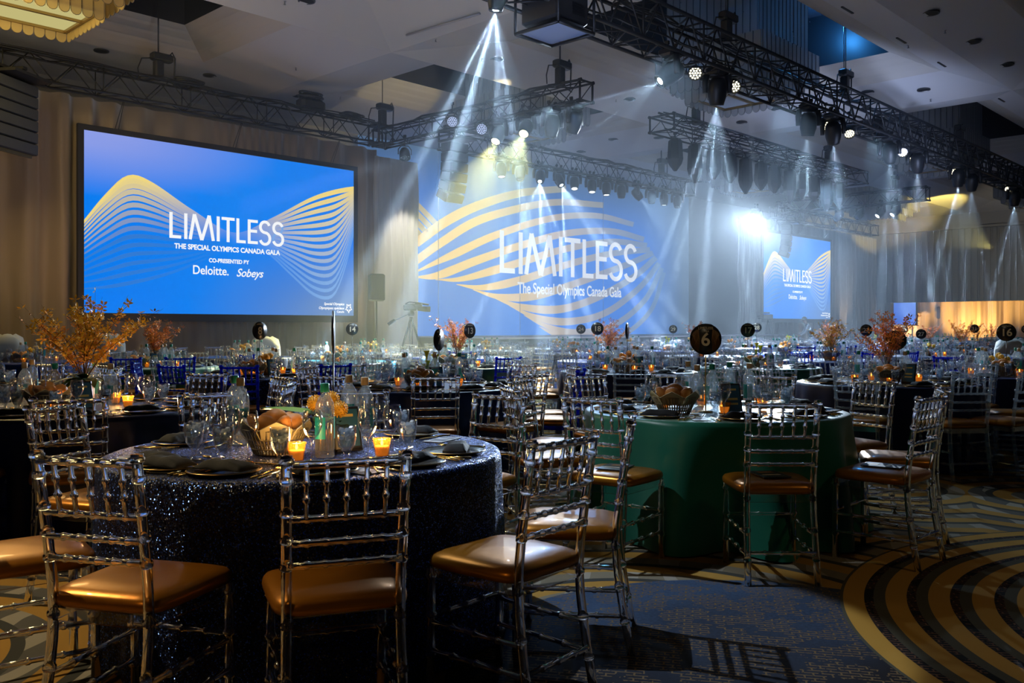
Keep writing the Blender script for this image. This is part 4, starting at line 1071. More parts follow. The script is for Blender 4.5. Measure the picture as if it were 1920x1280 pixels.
def napkin_mb():
    mb = MB(); nx, ny = 10, 6
    for s, zf in ((0, .034), (1, .0)):
        for j in range(ny+1):
            for i in range(nx+1):
                x = -.11+.22*i/nx; y = -.05+.10*j/ny; e = min(1, 4*min(i/nx, 1-i/nx), 5*min(j/ny, 1-j/ny))
                z = (.006+.026*e**.5+.003*sin(9*x*8+y*30)) if s == 0 else .0
                mb.v.append((x, y, z))
    w = nx+1; n0 = (nx+1)*(ny+1)
    for s in (0, 1):
        for j in range(ny):
            for i in range(nx):
                a = s*n0+j*w+i; q = (a, a+1, a+w+1, a+w); mb.f.append(q if s == 0 else q[::-1]); mb.m.append(0); mb.sm.append(True)
    per = [i for i in range(nx)]+[j*w+nx for j in range(ny)]+[ny*w+nx-i for i in range(nx)]+[(ny-j)*w for j in range(ny)]
    for k in range(len(per)): a, b = per[k], per[(k+1) % len(per)]; mb.f.append((a, n0+a, n0+b, b)); mb.m.append(0); mb.sm.append(False)
    return mb
MN = napkin_mb().mesh('folded_napkin', black_nap)
KP = Kit('charger_plate', [('plate', MB().lathe([(0, 0), (.10, 0), (.135, .012), (.133, .015), (.10, .005), (0, .005)], 32).mesh('plate', plate_m)), ('gold_rim', MB().lathe([(.1335, .0115), (.1375, .013), (.1335, .016)], 32).mesh('gold_rim', goldrim))])
MPf = merge([MB().lathe([(0, 0), (.10, 0), (.135, .012), (.133, .015), (0, .005)], 14)]).mesh('charger_plate', plate_m)
def fork_mb():
    mb = MB(); mb.tube([(0, -.10, .004), (0, -.02, .006), (0, .05, .008)], [.0045, .003, .0028], 6)
    mb.box((0, .062, .008), (.022, .02, .003))
    for k in range(4): mb.tube([(-.0095+.0063*k, .070, .008), (-.0095+.0063*k, .11, .012)], .0014, 4)
    return mb
def knife_mb():
    mb = MB(); mb.tube([(0, -.11, .005), (0, -.01, .005)], [.0055, .004], 6); mb.prism([(-.007, -.01, .004), (.006, -.01, .004), (.009, .08, .004), (.0, .115, .004), (-.007, .09, .004)], (0, 0, .003)); return mb
def spoon_mb():
    mb = MB(); mb.tube([(0, -.10, .004), (0, .04, .006)], [.0045, .0028], 6); mb.ball((0, .065, .008), .03, 10, 6, (.55, .95, .18)); return mb
MF, MK, MS = fork_mb().mesh('fork', gold_m), knife_mb().mesh('knife', gold_m), spoon_mb().mesh('spoon', gold_m)
MC = MB().box((0, 0, .002), (.10, .21, .002)).box((0, .03, .0035), (.075, .05, .0006), None, 1).box((0, -.06, .0035), (.075, .03, .0006), None, 1).mesh('programme_card', [card_m, print_m])
def basket_parts(seg=40):
    cup = MB(); cup.lathe([(0, .002), (.075, .002), (.078, .008), (.0, .008)], seg)
    for k in range(44):
        a = 2*pi*k/44; c_, s_ = cos(a), sin(a); cup.tube([(.075*c_, .075*s_, .004), (.092*c_, .092*s_, .045), (.115*c_, .115*s_, .095)], .0028, 4)
    for (r, z) in ((.084, .025), (.098, .06), (.115, .095)):
        cup.tube([(r*cos(2*pi*k/32), r*sin(2*pi*k/32), z) for k in range(33)], .0035, 5)
    pp = MB()
    for k in range(6):
        a = 2*pi*k/6+.3; ca, sa = cos(a), sin(a); pts = []
        for (w, r, z) in ((-.05, .09, .06), (.05, .09, .06), (.055, .115, .10), (.03, .125, .115), (0, .13, .13), (-.03, .125, .115), (-.055, .115, .10)):
            pts.append((r*ca-w*sa, r*sa+w*ca, z))
        pp.prism(pts, (-.004*ca, -.004*sa, .001))
    return cup, pp
bc, bp_ = basket_parts(); KBK = Kit('bread_basket', [('wire_basket', bc.mesh('wire_basket', wicker)), ('paper_liner', bp_.mesh('paper_liner', paper))])
MR = [MB().ball((0, 0, 0), .05, 14, 8, (.62, 1.25, .55)).mesh('bread_roll', bread), MB().ball((0, 0, 0), .045, 12, 8, (.9, 1.0, .7)).mesh('bread_roll', bread)]
def table_sign(label, cat, loc, num, yaw, h=.455, r=.1):
    t = thing('table_number_sign', label, cat, loc, yaw)
    rot = Matrix.Rotation(pi/2, 3, 'X')
    MB().lathe([(0, -.004), (r, -.004), (r, .004), (0, .004)], 28, (0, 0, h), axis=rot).build('disc', mat('sign_black', (.012, .010, .009), .35), t)
    MB().lathe([(0, 0), (.045, .001), (.045, .008), (.006, .012)], 16).tube([(0, 0, .01), (0, 0, h-r+.01)], .004, 6).build('stand', goldrim if num == '6' else blackm, t)
    if num:
        cr = mat('sign_cream', (.72, .62, .42), .5)
        text(num, r*1.15, cr, t, (0, -.0065, h-.005), (pi/2, 0, 0), 'number', ext=.0008, bold=r*.022)
        text('LIMITLESS', r*.22, cr, t, (0, -.0065, h+r*.70), (pi/2, 0, 0), 'title_lettering', ext=.0006)
        if num == '6':
            text('TABLE', r*.15, cr, t, (0, -.0065, h+r*.50), (pi/2, 0, 0), 'small_lettering', ext=.0006)
            mb = MB()
            for k in range(9):
                for s in (-1, 1):
                    x0 = s*r*(.45+.055*k); ht = sqrt(max(0, .93*r*r-x0*x0)); mb.tube([(x0, -.0048, h-ht*.9), (x0*.88, -.0048, h+r*.0+.02*sin(k)), (x0, -.0048, h+ht*.75)], .0016, 4)
            mb.build('stripe_print', mat('sign_bronze', (.30, .15, .05), .4), t)
    return t
# flowers
def flower5(mb, p, s, rnd, mi):
    n = rnd.choice((4, 5)); R = Matrix.Rotation(rnd.uniform(0, 6.3), 3, 'Z') @ Matrix.Rotation(rnd.uniform(-1.4, 1.4), 3, 'X')
    for k in range(n):
        a = 2*pi*k/n; t = Vector((cos(a), sin(a), .35)); w = Vector((-sin(a), cos(a), 0))
        q = [R @ (t*.1*s), R @ (t*.6*s+w*.22*s), R @ (t*1.05*s), R @ (t*.6*s-w*.22*s)]
        mb.add([Vector(p)+x for x in q], [(0, 1, 2, 3)], mi, True)
def leafblade(mb, p, d, L, w, mi, droop=.3, n=6):
    d = Vector(d).normalized(); s = d.cross(Vector((0, 0, 1))); s = s.normalized() if s.length > .01 else Vector((1, 0, 0)); base = len(mb.v)
    for i in range(n+1):
        t = i/n; c = Vector(p)+d*L*t+Vector((0, 0, -droop*L*t*t)); ww = w*sin(pi*min(1, .06+t*.94))**.8
        mb.v += [tuple(c-s*ww), tuple(c+Vector((0, 0, -.12*w))), tuple(c+s*ww)]
    for i in range(n):
        a = base+3*i
        for q in ((a, a+1, a+4, a+3), (a+1, a+2, a+5, a+4)): mb.f.append(q); mb.m.append(mi); mb.sm.append(True)
def tall_arrangement(label, loc, seed, H=.75, petals=(0, 0, 1), vase=vase_tan, spread=.42, lo=.0, nb=14, cat='flower arrangement', dens=1., vh=.14, vr=.06):
    rnd = random.Random(seed); t = thing('branch_arrangement', label, cat, loc)
    MB().lathe([(0, 0), (vr*.8, 0), (vr, .01), (vr*1.02, vh), (vr*.9, vh), (vr*.85, vh-.02), (0, vh-.02)], 18).build('vase', vase, t)
    lf = MB()
    for k in range(13):
        a = rnd.uniform(0, 6.3); leafblade(lf, (0, 0, vh-.01), (cos(a), sin(a), rnd.uniform(.1, .9)), rnd.uniform(.15, .26), rnd.uniform(.035, .06), 0, .5)
    lf.build('foliage', leaf, t)
    tw = MB(); fl = MB()
    for k in range(nb):
        a = 2*pi*k/nb+rnd.uniform(-.3, .3); sp = rnd.uniform(.1, 1)*spread; hh = H*rnd.uniform(.55, 1.)
        c = curve_pts([(0, 0, vh-.02), (sp*.25*cos(a), sp*.25*sin(a), vh+hh*.35), (sp*.62*cos(a+.1), sp*.62*sin(a+.1), vh+hh*.68), (sp*cos(a), sp*sin(a), vh+hh)], 12)
        tw.tube([tuple(p) for p in c], [.004*(1-i/14) for i in range(13)], 4)
        for i in range(3, 13):
            p = c[i]
            if i in (5, 7, 9):
                b = rnd.uniform(0, 6.3); e = p+Vector((cos(b)*.09, sin(b)*.09, .08)); tw.tube([tuple(p), tuple(e)], .0018, 3)
                for j in range(int(3*dens)): flower5(fl, p.lerp(e, rnd.uniform(.3, 1)), rnd.uniform(.024, .036), rnd, rnd.choice((0, 0, 1)))
            if i < 12:
                for j in range(int(3*dens) if i < 10 else 1):
                    flower5(fl, p+Vector((rnd.uniform(-.025, .025), rnd.uniform(-.025, .025), rnd.uniform(-.02, .02))), rnd.uniform(.024, .040), rnd, rnd.choice((0, 0, 1)))
    tw.build('branches', twig, t)
    b = fl.build('blossoms', [{0: pet_o, 1: pet_p, 2: pet_y}[petals[0]], {0: pet_o, 1: pet_p, 2: pet_y}[petals[2]]], t); b['kind'] = 'stuff'
    return t
def round_flower(mb, c, r, rnd, mi, spiky=True):
    mb.ball(c, r*.8, 10, 7, mi=mi)
    n = 90 if spiky else 26
    for k in range(n):
        ph = math.acos(1-2*(k+.5)/n); th = pi*(1+5**.5)*k; d = Vector((sin(ph)*cos(th), sin(ph)*sin(th), cos(ph)))
        if spiky: mb.tube([Vector(c)+d*r*.75, Vector(c)+d*r*1.03], [r*.05, r*.075], 3, mi)
        else: mb.ball(Vector(c)+d*r*.72, r*.36, 6, 4, mi=mi)
def low_arrangement(label, loc, seed, kind='protea', n=4, vase=goldtube, R=.09):
    rnd = random.Random(seed); t = thing('low_flower_arrangement', label, 'flower arrangement', loc)
    v = MB()
    if vase is goldtube:
        v.lathe([(0, 0), (.055, 0), (.055, .13), (0, .13)], 20)
        for k in range(26): a = 2*pi*k/26; v.tube([(.058*cos(a), .058*sin(a), 0), (.058*cos(a), .058*sin(a), .135+.008*(k % 3))], .0065, 6)
    else: v.lathe([(0, 0), (.055, 0), (.075, .05), (.07, .11), (.06, .11), (.06, .05), (0, .04)], 18)
    v.build('vase', vase, t)
    lf = MB()
    for k in range(9):
        a = rnd.uniform(0, 6.3); leafblade(lf, (0, 0, .12), (cos(a), sin(a), rnd.uniform(.1, .6)), rnd.uniform(.10, .17), rnd.uniform(.025, .045), 0, .4)
    lf.build('foliage', leaf, t)
    for k in range(n):
        a = 2*pi*k/n+rnd.uniform(-.2, .2); f = MB(); c = (R*cos(a), R*sin(a), .165+rnd.uniform(0, .05)) if k else (0.01, 0, .22)
        f.tube([(0, 0, .1), c], .004, 4, 1); round_flower(f, c, .037 if kind == 'protea' else .034, rnd, 0, kind == 'protea')
        f.build('bloom', [protea if kind == 'protea' else (pet_o if kind == 'rose' else pet_y), leaf], t)
    return t
def calla_arrangement(label, loc, seed):
    rnd = random.Random(seed); t = thing('calla_arrangement', label, 'flower arrangement', loc)
    for (dx, h, r) in ((-.05, .13, .06), (.075, .10, .045)):
        MB().lathe([(0, 0), (r*.8, 0), (r, h*.5), (r*.85, h), (r*.7, h), (r*.7, h*.5), (0, h*.4)], 18, (dx, 0, 0)).build('clay_pot', terra, t)
    lf = MB()
    for k in range(46):
        a = rnd.uniform(0, 6.3); c = -.05 if k % 3 else .075; leafblade(lf, (c, 0, .1+rnd.uniform(0, .08)), (cos(a), sin(a), rnd.uniform(.3, 1.6)), rnd.uniform(.07, .17), .007, k % 2, .35, 4)
    lf.build('foliage', [leaf, leaf2], t)
    for (x, y, z, s) in ((-.02, 0, .31, 1.), (.085, .0, .27, 1.25), (.02, .03, .22, .8)):
        f = MB(); f.tube([(x*.8, 0, .1), (x, y, z-.06*s)], .005, 5, 1)
        f.lathe([(.005, -.065*s), (.012*s, -.03*s), (.020*s, .0), (.034*s, .018*s), (.031*s, .018*s), (.018*s, .0), (.01*s, -.03*s)], 10, (x, y, z)); f.tube([(x, y, z-.03), (x, y, z+.015)], .004, 5)
        f.build('calla_bloom', [calla, leaf2], t)
    return t
def menu_stand(label, loc, yaw, blue=True):
    t = thing('menu_stand', label, 'menu stand', loc, yaw); R = Matrix.Rotation(radians(-14), 3, 'X')
    MB().bbox(R @ Vector((0, 0, .10)), (.13, .012, .19), .004, R).build('holder', frame_m, t)
    MB().box(R @ Vector((0, -.0075, .10)), (.105, .002, .165), R).build('menu_card', menu_blue, t)
    mb = MB()
    for (x, z, w, h) in ((0, .155, .06, .012), (0, .095, .07, .014), (-.0, .065, .07, .012)): mb.box(R @ Vector((x, -.0092, z)), (w, .001, h), R)
    mb.build('menu_print', menu_gold, t)
    MB().box((0, .035, .004), (.12, .09, .008)).build('base', frame_m, t)
    return t
# ------------------------------------------------------------------ tables
def cloth_mat(name, col, rough, sequin=False, sheen=0., metal=0.):
    if not sequin: return mat(name, col, rough, sheen=sheen, metal=metal, bump=(7, .12), spec=.35)
    m = mat(name, (.004, .007, .035), .35, metal=.95); nt = m.node_tree; b = nt.nodes['Principled BSDF']; N = nt.nodes.new; L = nt.links.new
    tc = N('ShaderNodeTexCoord'); vo = N('ShaderNodeTexVoronoi'); vo.inputs['Scale'].default_value = 260; L(tc.outputs['Object'], vo.inputs['Vector'])
    sub = N('ShaderNodeVectorMath'); sub.operation = 'SUBTRACT'; sub.inputs[1].default_value = (.5, .5, .5); L(vo.outputs['Color'], sub.inputs[0])
    sc = N('ShaderNodeVectorMath'); sc.operation = 'SCALE'; sc.inputs['Scale'].default_value = 1.5; L(sub.outputs[0], sc.inputs[0])
    ge = N('ShaderNodeNewGeometry'); ad = N('ShaderNodeVectorMath'); ad.operation = 'ADD'; L(ge.outputs['Normal'], ad.inputs[0]); L(sc.outputs[0], ad.inputs[1])
    nm = N('ShaderNodeVectorMath'); nm.operation = 'NORMALIZE'; L(ad.outputs[0], nm.inputs[0]); L(nm.outputs[0], b.inputs['Normal'])
    sep = N('ShaderNodeSeparateColor'); L(vo.outputs['Color'], sep.inputs[0])
    gt = N('ShaderNodeMath'); gt.operation = 'GREATER_THAN'; gt.inputs[1].default_value = .87; L(sep.outputs[0], gt.inputs[0])
    mx = N('ShaderNodeMix'); mx.data_type = 'RGBA'; mx.inputs[6].default_value = (.004, .007, .032, 1); mx.inputs[7].default_value = (.12, .28, 1, 1); L(gt.outputs[0], mx.inputs[0]); L(mx.outputs[2], b.inputs['Base Color'])
    L(gt.outputs[0], b.inputs['Metallic']); b.inputs['Roughness'].default_value = .36; b.inputs['Specular IOR Level'].default_value = .2
    return m
CL = {'sequin': cloth_mat('navy_sequin', (.008, .012, .045), .3, True), 'green': cloth_mat('emerald_satin', (.0, .12, .07), .38, sheen=.3),
      'navy': cloth_mat('navy_satin', (.008, .016, .075), .4), 'royal': cloth_mat('royal_satin', (.010, .035, .22), .38), 'teal': cloth_mat('petrol_satin', (.0, .04, .055), .4)}
TR, THT = .84, .76
def words(n):
    n = int(n); a = ['zero', 'one', 'two', 'three', 'four', 'five', 'six', 'seven', 'eight', 'nine', 'ten', 'eleven', 'twelve', 'thirteen', 'fourteen', 'fifteen', 'sixteen', 'seventeen', 'eighteen', 'nineteen']
    return a[n] if n < 20 else ['twenty', 'thirty'][n//10-2]+('-'+a[n % 10] if n % 10 else '')
def cloth_mesh(seed, nf=18, amp=.05, straight=False):
    rnd = random.Random(seed); mb = MB(); n = 144; ph = [rnd.uniform(0, 6.3) for _ in range(4)]
    radii = [0, .3, .6, .8, .83]; zs = [THT]*5
    for r, z in zip(radii, zs):
        for k in range(n): t = 2*pi*k/n; mb.v.append((r*cos(t), r*sin(t), z))
    for z in (THT-.006, THT-.03, THT-.12, .50, .34, .18, .06, .012):
        d = (THT-z)/THT
        for k in range(n):
            t = 2*pi*k/n
            f = (sin(nf*t+ph[0]+1.3*sin(2*t+ph[1]))+.5*sin((nf*.6//1)*t+ph[2]+d))*amp*d**.8
            r = TR+ (.005 if z > THT-.01 else .012)+ (.02 if straight else .04)*d + f
            mb.v.append((r*cos(t), r*sin(t), z))
    R = len(mb.v)//n
    for i in range(R-1):
        for k in range(n): j = (k+1) % n; mb.f.append((i*n+k, i*n+j, (i+1)*n+j, (i+1)*n+k)); mb.m.append(0); mb.sm.append(True)
    return mb
CLM = {}
def make_table(label, loc, cl, seed):
    key = (cl, seed % 3 if cl not in ('sequin', 'green') else seed)
    if key not in CLM: CLM[key] = cloth_mesh(key[1]*7+len(cl), amp=.015 if cl == 'sequin' else (.10 if cl == 'green' else .03), nf=9 if cl == 'green' else 20, straight=cl == 'sequin').mesh('tablecloth', CL[cl])
    t = thing('banquet_table', label, 'table', loc); place(CLM[key], 'tablecloth', (0, 0, 0), parent=t)
    return t
LAYERS = {k: [] for k in ('chair', 'goblet', 'wine', 'bottle', 'votive', 'napkin', 'plate')}
us = [2.4, 5.35, 8.6, 11.5, 14.7, 17.8, 20.8, 23.9, 27.0, 30.1, 33.2, 36.3, 39.4]
vs_ = [3.35, 6.35, 9.15, 12.15, 15.2]
special = {(0, 0): P(577, 614, 3.98), (1, 0): P(1338, 614, 5.94), (0, 1): P(159, 614, 6.1), (1, 1): P(803, 614, 8.3), (2, 0): P(1662, 614, 8.9), (3, 0): P(1872, 614, 10.3), (2, 1): P(1178, 614, 11.2), (1, 2): P(505, 614, 10.2)}
tabs = []
MBK = MB().box((0, 0, .003), (.15, .21, .006)).box((0, .03, .0064), (.10, .022, .0006), None, 1).box((0, -.05, .0064), (.08, .05, .0006), None, 2).mesh('programme_booklet', [mat('booklet_cover', (.03, .03, .035), .4), mat('booklet_type', (.5, .45, .35), .5), mat('booklet_bronze', (.25, .12, .04), .5)])
for j, v in enumerate(vs_):
    for i, u in enumerate(us):
        p = special.get((i, j)); p = Vector((p.x, p.y, 0)) if p else Vector((u+.25*sin(i*5+j*3), v+.2*cos(i*3+j*7), 0))
        px, _, z = proj(p)
        if z < 2 or abs(px-960) > 960+.95/z*F: continue
        if p.y > 16.6 and 17.5 < p.x < 38.5: continue
        tabs.append(dict(i=i, j=j, p=p, px=px, z=z))
tabs.sort(key=lambda t: t['z'])
info = {  # cloth, descriptor, centrepiece, table number
    (0, 0): ('sequin', 'the nearest sequined table', None, None), (1, 0): ('green', 'the green table with sign '+words(6), None, '6'), (0, 1): ('navy', 'the left table with golden branches', 'tall_y', None),
    (1, 1): ('royal', 'the royal blue table with calla lilies', 'calla', '7'), (2, 0): ('navy', 'the dark table with bronze branches', 'tall_b', '15'), (3, 0): ('navy', 'the table with sign '+words(16), 'yellow', '16'),
    (2, 1): ('navy', 'the navy table with orange roses', 'rose', '12'), (1, 2): ('sequin', 'the sequined table with sign '+words(8), 'protea', '8'), (2, 2): ('teal', 'the table with sign '+words(13), 'tall_o', '13'),
    (3, 2): ('royal', 'the table with sign '+words(18), 'tall_o', '18'), (3, 1): ('green', 'the table with sign '+words(17), 'calla', '17'), (4, 1): ('royal', 'the table with sign '+words(22), 'tall_y', '22'), (5, 1): ('navy', 'the table with sign '+words(27), 'yellow', '27'),
    (6, 1): ('navy', 'the table with sign '+words(31), 'tall_b', '31'), (5, 2): ('royal', 'the table with sign '+words(28), 'rose', '28'), (1, 3): ('green', 'the teal table below the largest screen', 'tall_o', None), (0, 2): ('teal', 'the table at the left frame edge', 'rose', None)}
cps = ['rose', 'tall_o', 'protea', 'calla', 'tall_p', 'yellow']; cls_ = ['navy', 'royal', 'teal', 'navy', 'royal']
rows = {}
for k, t in enumerate(tabs):
    key = (t['i'], t['j'])
    if key in info: t['cl'], t['d'], t['cp'], t['num'] = info[key]
    else:
        t['cl'] = cls_[(t['i']*2+t['j']) % 5]; t['cp'] = cps[(t['i']*3+t['j']*2) % 6]; t['num'] = {(4, 2): '23', (2, 3): '14', (3, 3): '19', (5, 3): '29', (4, 3): '24', (7, 1): '33', (6, 2): '34', (7, 2): '35'}.get(key)
        rows.setdefault(t['j'], []).append(t)
rn = {0: 'row one', 1: 'row two', 2: 'row three', 3: 'row four', 4: 'row five'}
for j, L_ in rows.items():
    L_.sort(key=lambda t: t['px'])
    for n, t in enumerate(L_):
        t['d'] = ('the %s far table of %s' % (ORD[min(n, 11)], rn[j])) if not t['num'] else 'the far table with sign '+words(t['num'])
colname = {'sequin': 'navy sequined', 'green': 'emerald green', 'navy': 'dark navy', 'royal': 'royal blue', 'teal': 'petrol teal'}
def yawto(d): return atan2(d.y, d.x)-pi/2
def cam_yaw(p): return atan2(p.y, p.x)+pi/2+pi   # face the camera with local -Y
chair_ang = {(0, 0): [-14.5, 17, 49.8, 81, 143, 180, -145, -108, -50], (1, 0): [2, -40, 43, 76, -76, 112, -112, 148, -148, 180], (0, 1): [-12, 22, 56, -50, 92, 128, 165, -160]}
blue_set = {(0, 1): [0], (1, 2): [0, 1, 8, 9], (1, 1): [2], (2, 2): [1, 5], (1, 3): [0, 1, 2], (2, 1): [], (4, 1): [0, 1, 8, 9], (3, 0): [4, 5], (0, 2): [], (5, 2): [0, 1, 2, 9]}
nch = 0; far_chairs = MB(); far_gl = []; farc = []; ngob = nwin = 0
for ti, t in enumerate(tabs):
    key = (t['i'], t['j']); p, z = t['p'], t['z']; near = ti < 6; mid = ti < 16; rnd = random.Random(100+ti); D = t['d']
    make_table('%s round banquet table with floor-length cloth: %s' % (colname[t['cl']].capitalize(), D) if len(D.split()) < 8 else '%s round table: %s' % (colname[t['cl']], D), p, t['cl'], ti)
    back = atan2(-SN, -CN)
    angs = chair_ang.get(key) or [rnd.uniform(-8, 8)+36*k for k in range(10)]
    chs = {'clear': [], 'blue': []}
    for k, a in enumerate(angs):
        th = back+radians(a); c = p+Vector((cos(th), sin(th), 0))*(1.12+rnd.uniform(-.01, .05)); px, _, zz = proj(c)
        if zz < .8 or px < -260 or px > 2180: continue
        yaw = yawto(p-c)+rnd.uniform(-.08, .08); blue = k in blue_set.get(key, [])
        if nch < 300:
            nch += 1
            if ti < 5: o = (K0b if blue else K0).put(c, yaw, 'x', 'chair')
            elif mid: o = (K1b if blue else K1).put(c, yaw, 'x', 'chair')
            else: o = tag(place(M2b if blue else M2, 'ballroom_chair', c, yaw), 'x', 'chair')
            chs['blue' if blue else 'clear'].append(o)
        else: farc.append((c, yaw, blue))
    if key == (1, 0):
        bks = []
        for o in chs['clear'][:3]:
            b_ = place(MBK, 'programme_booklet', Vector(o.location)+Vector((0, 0, .517)), o.rotation_euler.z+pi+.15); tag(b_, 'x', 'booklet'); bks.append(b_)
        order_labels(bks, 'dark booklet', 'lying on a chair seat at the green table', 'booklets on chair seats')
    order_labels(chs['clear'], 'clear acrylic chair', 'at '+D, 'clear acrylic chairs around the tables'); order_labels(chs['blue'], 'blue acrylic chair', 'at '+D, 'blue acrylic chairs')
    top = Vector((0, 0, THT+.001))
    # settings
    ns = 10; gob = []; win = []; nap = []; pla = []; frk = []; knf = []; spn = []; crd = []
    full = z < 20
    for k in range(ns):
        th = back+radians(angs[k] if (key in chair_ang and k < len(angs)) else 36*k+rnd.uniform(-4, 4)); e = Vector((cos(th), sin(th), 0)); s = Vector((-sin(th), cos(th), 0))
        if z < 13:
            q = p+e*.66+top; yw = yawto(-e)
            pla.append(KP.put(q, yw, 'x', 'plate') if near else tag(place(MPf, 'charger_plate', q, yw), 'x', 'plate'))
            nap.append(tag(place(MN, 'folded_napkin', q+Vector((0, 0, .016))+e*rnd.uniform(-.02, .05), yw+rnd.uniform(-.5, .5)), 'x', 'napkin'))
        if near:
            frk.append(tag(place(MF, 'fork', p+e*.66+s*.17+top, yw), 'x', 'fork')); frk.append(tag(place(MF, 'fork', p+e*.66+s*.20+top, yw), 'x', 'fork'))
            knf.append(tag(place(MK, 'knife', p+e*.66-s*.16+top, yw), 'x', 'knife')); spn.append(tag(place(MS, 'spoon', p+e*.44+s*.03+top, yw+pi/2), 'x', 'spoon'))
            if k % 2 == 0: crd.append(tag(place(MC, 'programme_card', p+e*.62-s*.245+top, yw+rnd.uniform(-.4, .4)), 'x', 'card'))
        g = p+e*(.46+rnd.uniform(-.02, .03))-s*(.13+rnd.uniform(-.03, .03))+top; w = p+e*(.40+rnd.uniform(-.03, .03))-s*(.04+rnd.uniform(-.03, .02))+top
        if full or k % 2 == 0:
            if ngob < 300:
                ngob += 1; gob.append(KG.put(g, 0, 'x', 'glass') if ti < 10 else tag(place(MGf, 'water_goblet', g), 'x', 'glass'))
            else: far_gl.append((g, 0))
            if nwin < 300: nwin += 1; win.append(tag(place(MW if mid else MWf, 'wine_glass', w), 'x', 'glass'))
            else: far_gl.append((w, 1))
    for L_, nn in ((gob, 'iced water goblet'), (win, 'empty wine glass'), (nap, 'black folded napkin'), (pla, 'gold-rimmed dark plate'), (frk, 'gold fork'), (knf, 'gold knife'), (spn, 'gold spoon'), (crd, 'pale printed programme card')):
        if L_: 
            gname = {'iced water goblet': 'water goblets', 'empty wine glass': 'wine glasses', 'black folded napkin': 'folded napkins'}.get(nn, nn+'s')
            order_labels(L_, nn, 'on '+D, gname+' on '+D)
    # bottles and candles
    bt = []; vt = []
    for k in range(5 if full else 3):
        a = back+radians(30+72*k+rnd.uniform(-18, 18)); q = p+Vector((cos(a), sin(a), 0))*rnd.uniform(.20, .30)+top
        if key == (0, 0): q = [P(451, 700, 4.15), P(609, 700, 3.75), P(684, 700, 4.2), P(440, 700, 4.35), P(655, 700, 4.4)][k]; q.z = THT+.001
        if key == (1, 0): q = [P(1307, 700, 5.6), P(1335, 700, 5.75), P(1405, 700, 5.9), P(1368, 700, 6.1), P(1290, 700, 6.2)][k]; q.z = THT+.001
        if key == (0, 1): q = [P(208, 700, 5.8), P(103, 700, 5.85), P(46, 700, 5.95), P(178, 700, 6.3), P(60, 700, 6.5)][k]; q.z = THT+.001
        bt.append((KB1 if k % 2 else KB2).put(q, rnd.uniform(0, 6), 'x', 'bottle') if mid else tag(place(MBf, 'water_bottle', q, rnd.uniform(0, 6)), 'x', 'bottle'))
    order_labels(bt, 'clear water bottle', 'on '+D, 'water bottles on '+D)
    for k in range(4 if z < 16 else 2):
        a = back+radians(-5+90*k+rnd.uniform(-15, 15)); q = p+Vector((cos(a), sin(a), 0))*rnd.uniform(.28, .34)+top
        if key == (0, 0): q = [P(556, 700, 3.62), P(716, 700, 3.75), P(500, 700, 4.3), P(640, 700, 4.5)][k]; q.z = THT+.001
        vt.append(KV.put(q, 0, 'x', 'candle') if mid else tag(place(MVf, 'votive_candle', q), 'x', 'candle'))
        if ti in (0, 2) or (z < 12 and t['px'] < 700 and k < 2):
            lamp('candle_light', 'POINT', (q.x, q.y, q.z+.10), 1.9, (1., .55, .18), size=.02)
    order_labels(vt, 'lit amber votive candle', 'on '+D, 'votive candles on '+D)
    # centrepiece, basket, menu, sign
    if ti < 16:      # pin spot on the flowers
        d_ = Vector((-p.x, -p.y, 0)).normalized(); ps = p+d_*3.4+Vector((d_.y, -d_.x, 0))*.8+Vector((0, 0, 6.2))
        lamp('pin_spot', 'SPOT', ps, 170 if key in ((0, 0), (0, 1)) else 120, (1., .84, .58), p+Vector((0, 0, 1.02 if (t['cp'] or '').startswith('tall') else .93)), size=.03, spot=11 if (t['cp'] or '').startswith('tall') else 7, blend=.6)
    cp = t['cp']; c0 = p+top
    if cp and cp.startswith('tall'):
        pe = {'y': (2, 0, 0), 'b': (0, 0, 1), 'o': (0, 0, 1), 'p': (1, 0, 0)}[cp[-1]]
        tall_arrangement({'y': 'tall branches of golden orange blossom in a tan vase on ', 'b': 'tall bronze blossom branches in a tan vase on ', 'o': 'coral branches in a tan vase on ', 'p': 'thin pink branches in a vase on '}[cp[-1]]+D.replace('the left table with golden branches', 'the left table').replace('the dark table with bronze branches', 'the dark right-hand table'),
                         c0, ti*3+1, H=.62 if z < 12 else .60, petals=pe, spread=.52 if key == (0, 1) else .42, nb=(17 if key == (0, 1) else 12) if z < 20 else 8, dens=1.6 if key == (0, 1) else 1., vh=.20 if key == (0, 1) else .14)
    elif cp == 'calla': calla_arrangement('yellow callas and striped leaves in clay pots on '+D.replace(' with calla lilies', ''), c0, ti)
    elif cp: low_arrangement({'rose': 'orange roses', 'protea': 'golden pincushion flowers', 'yellow': 'round yellow flowers'}[cp]+' in a low vase on '+D.replace(' with orange roses', ''), c0, ti, cp, n=5, vase=goldtube if cp != 'rose' else terra)
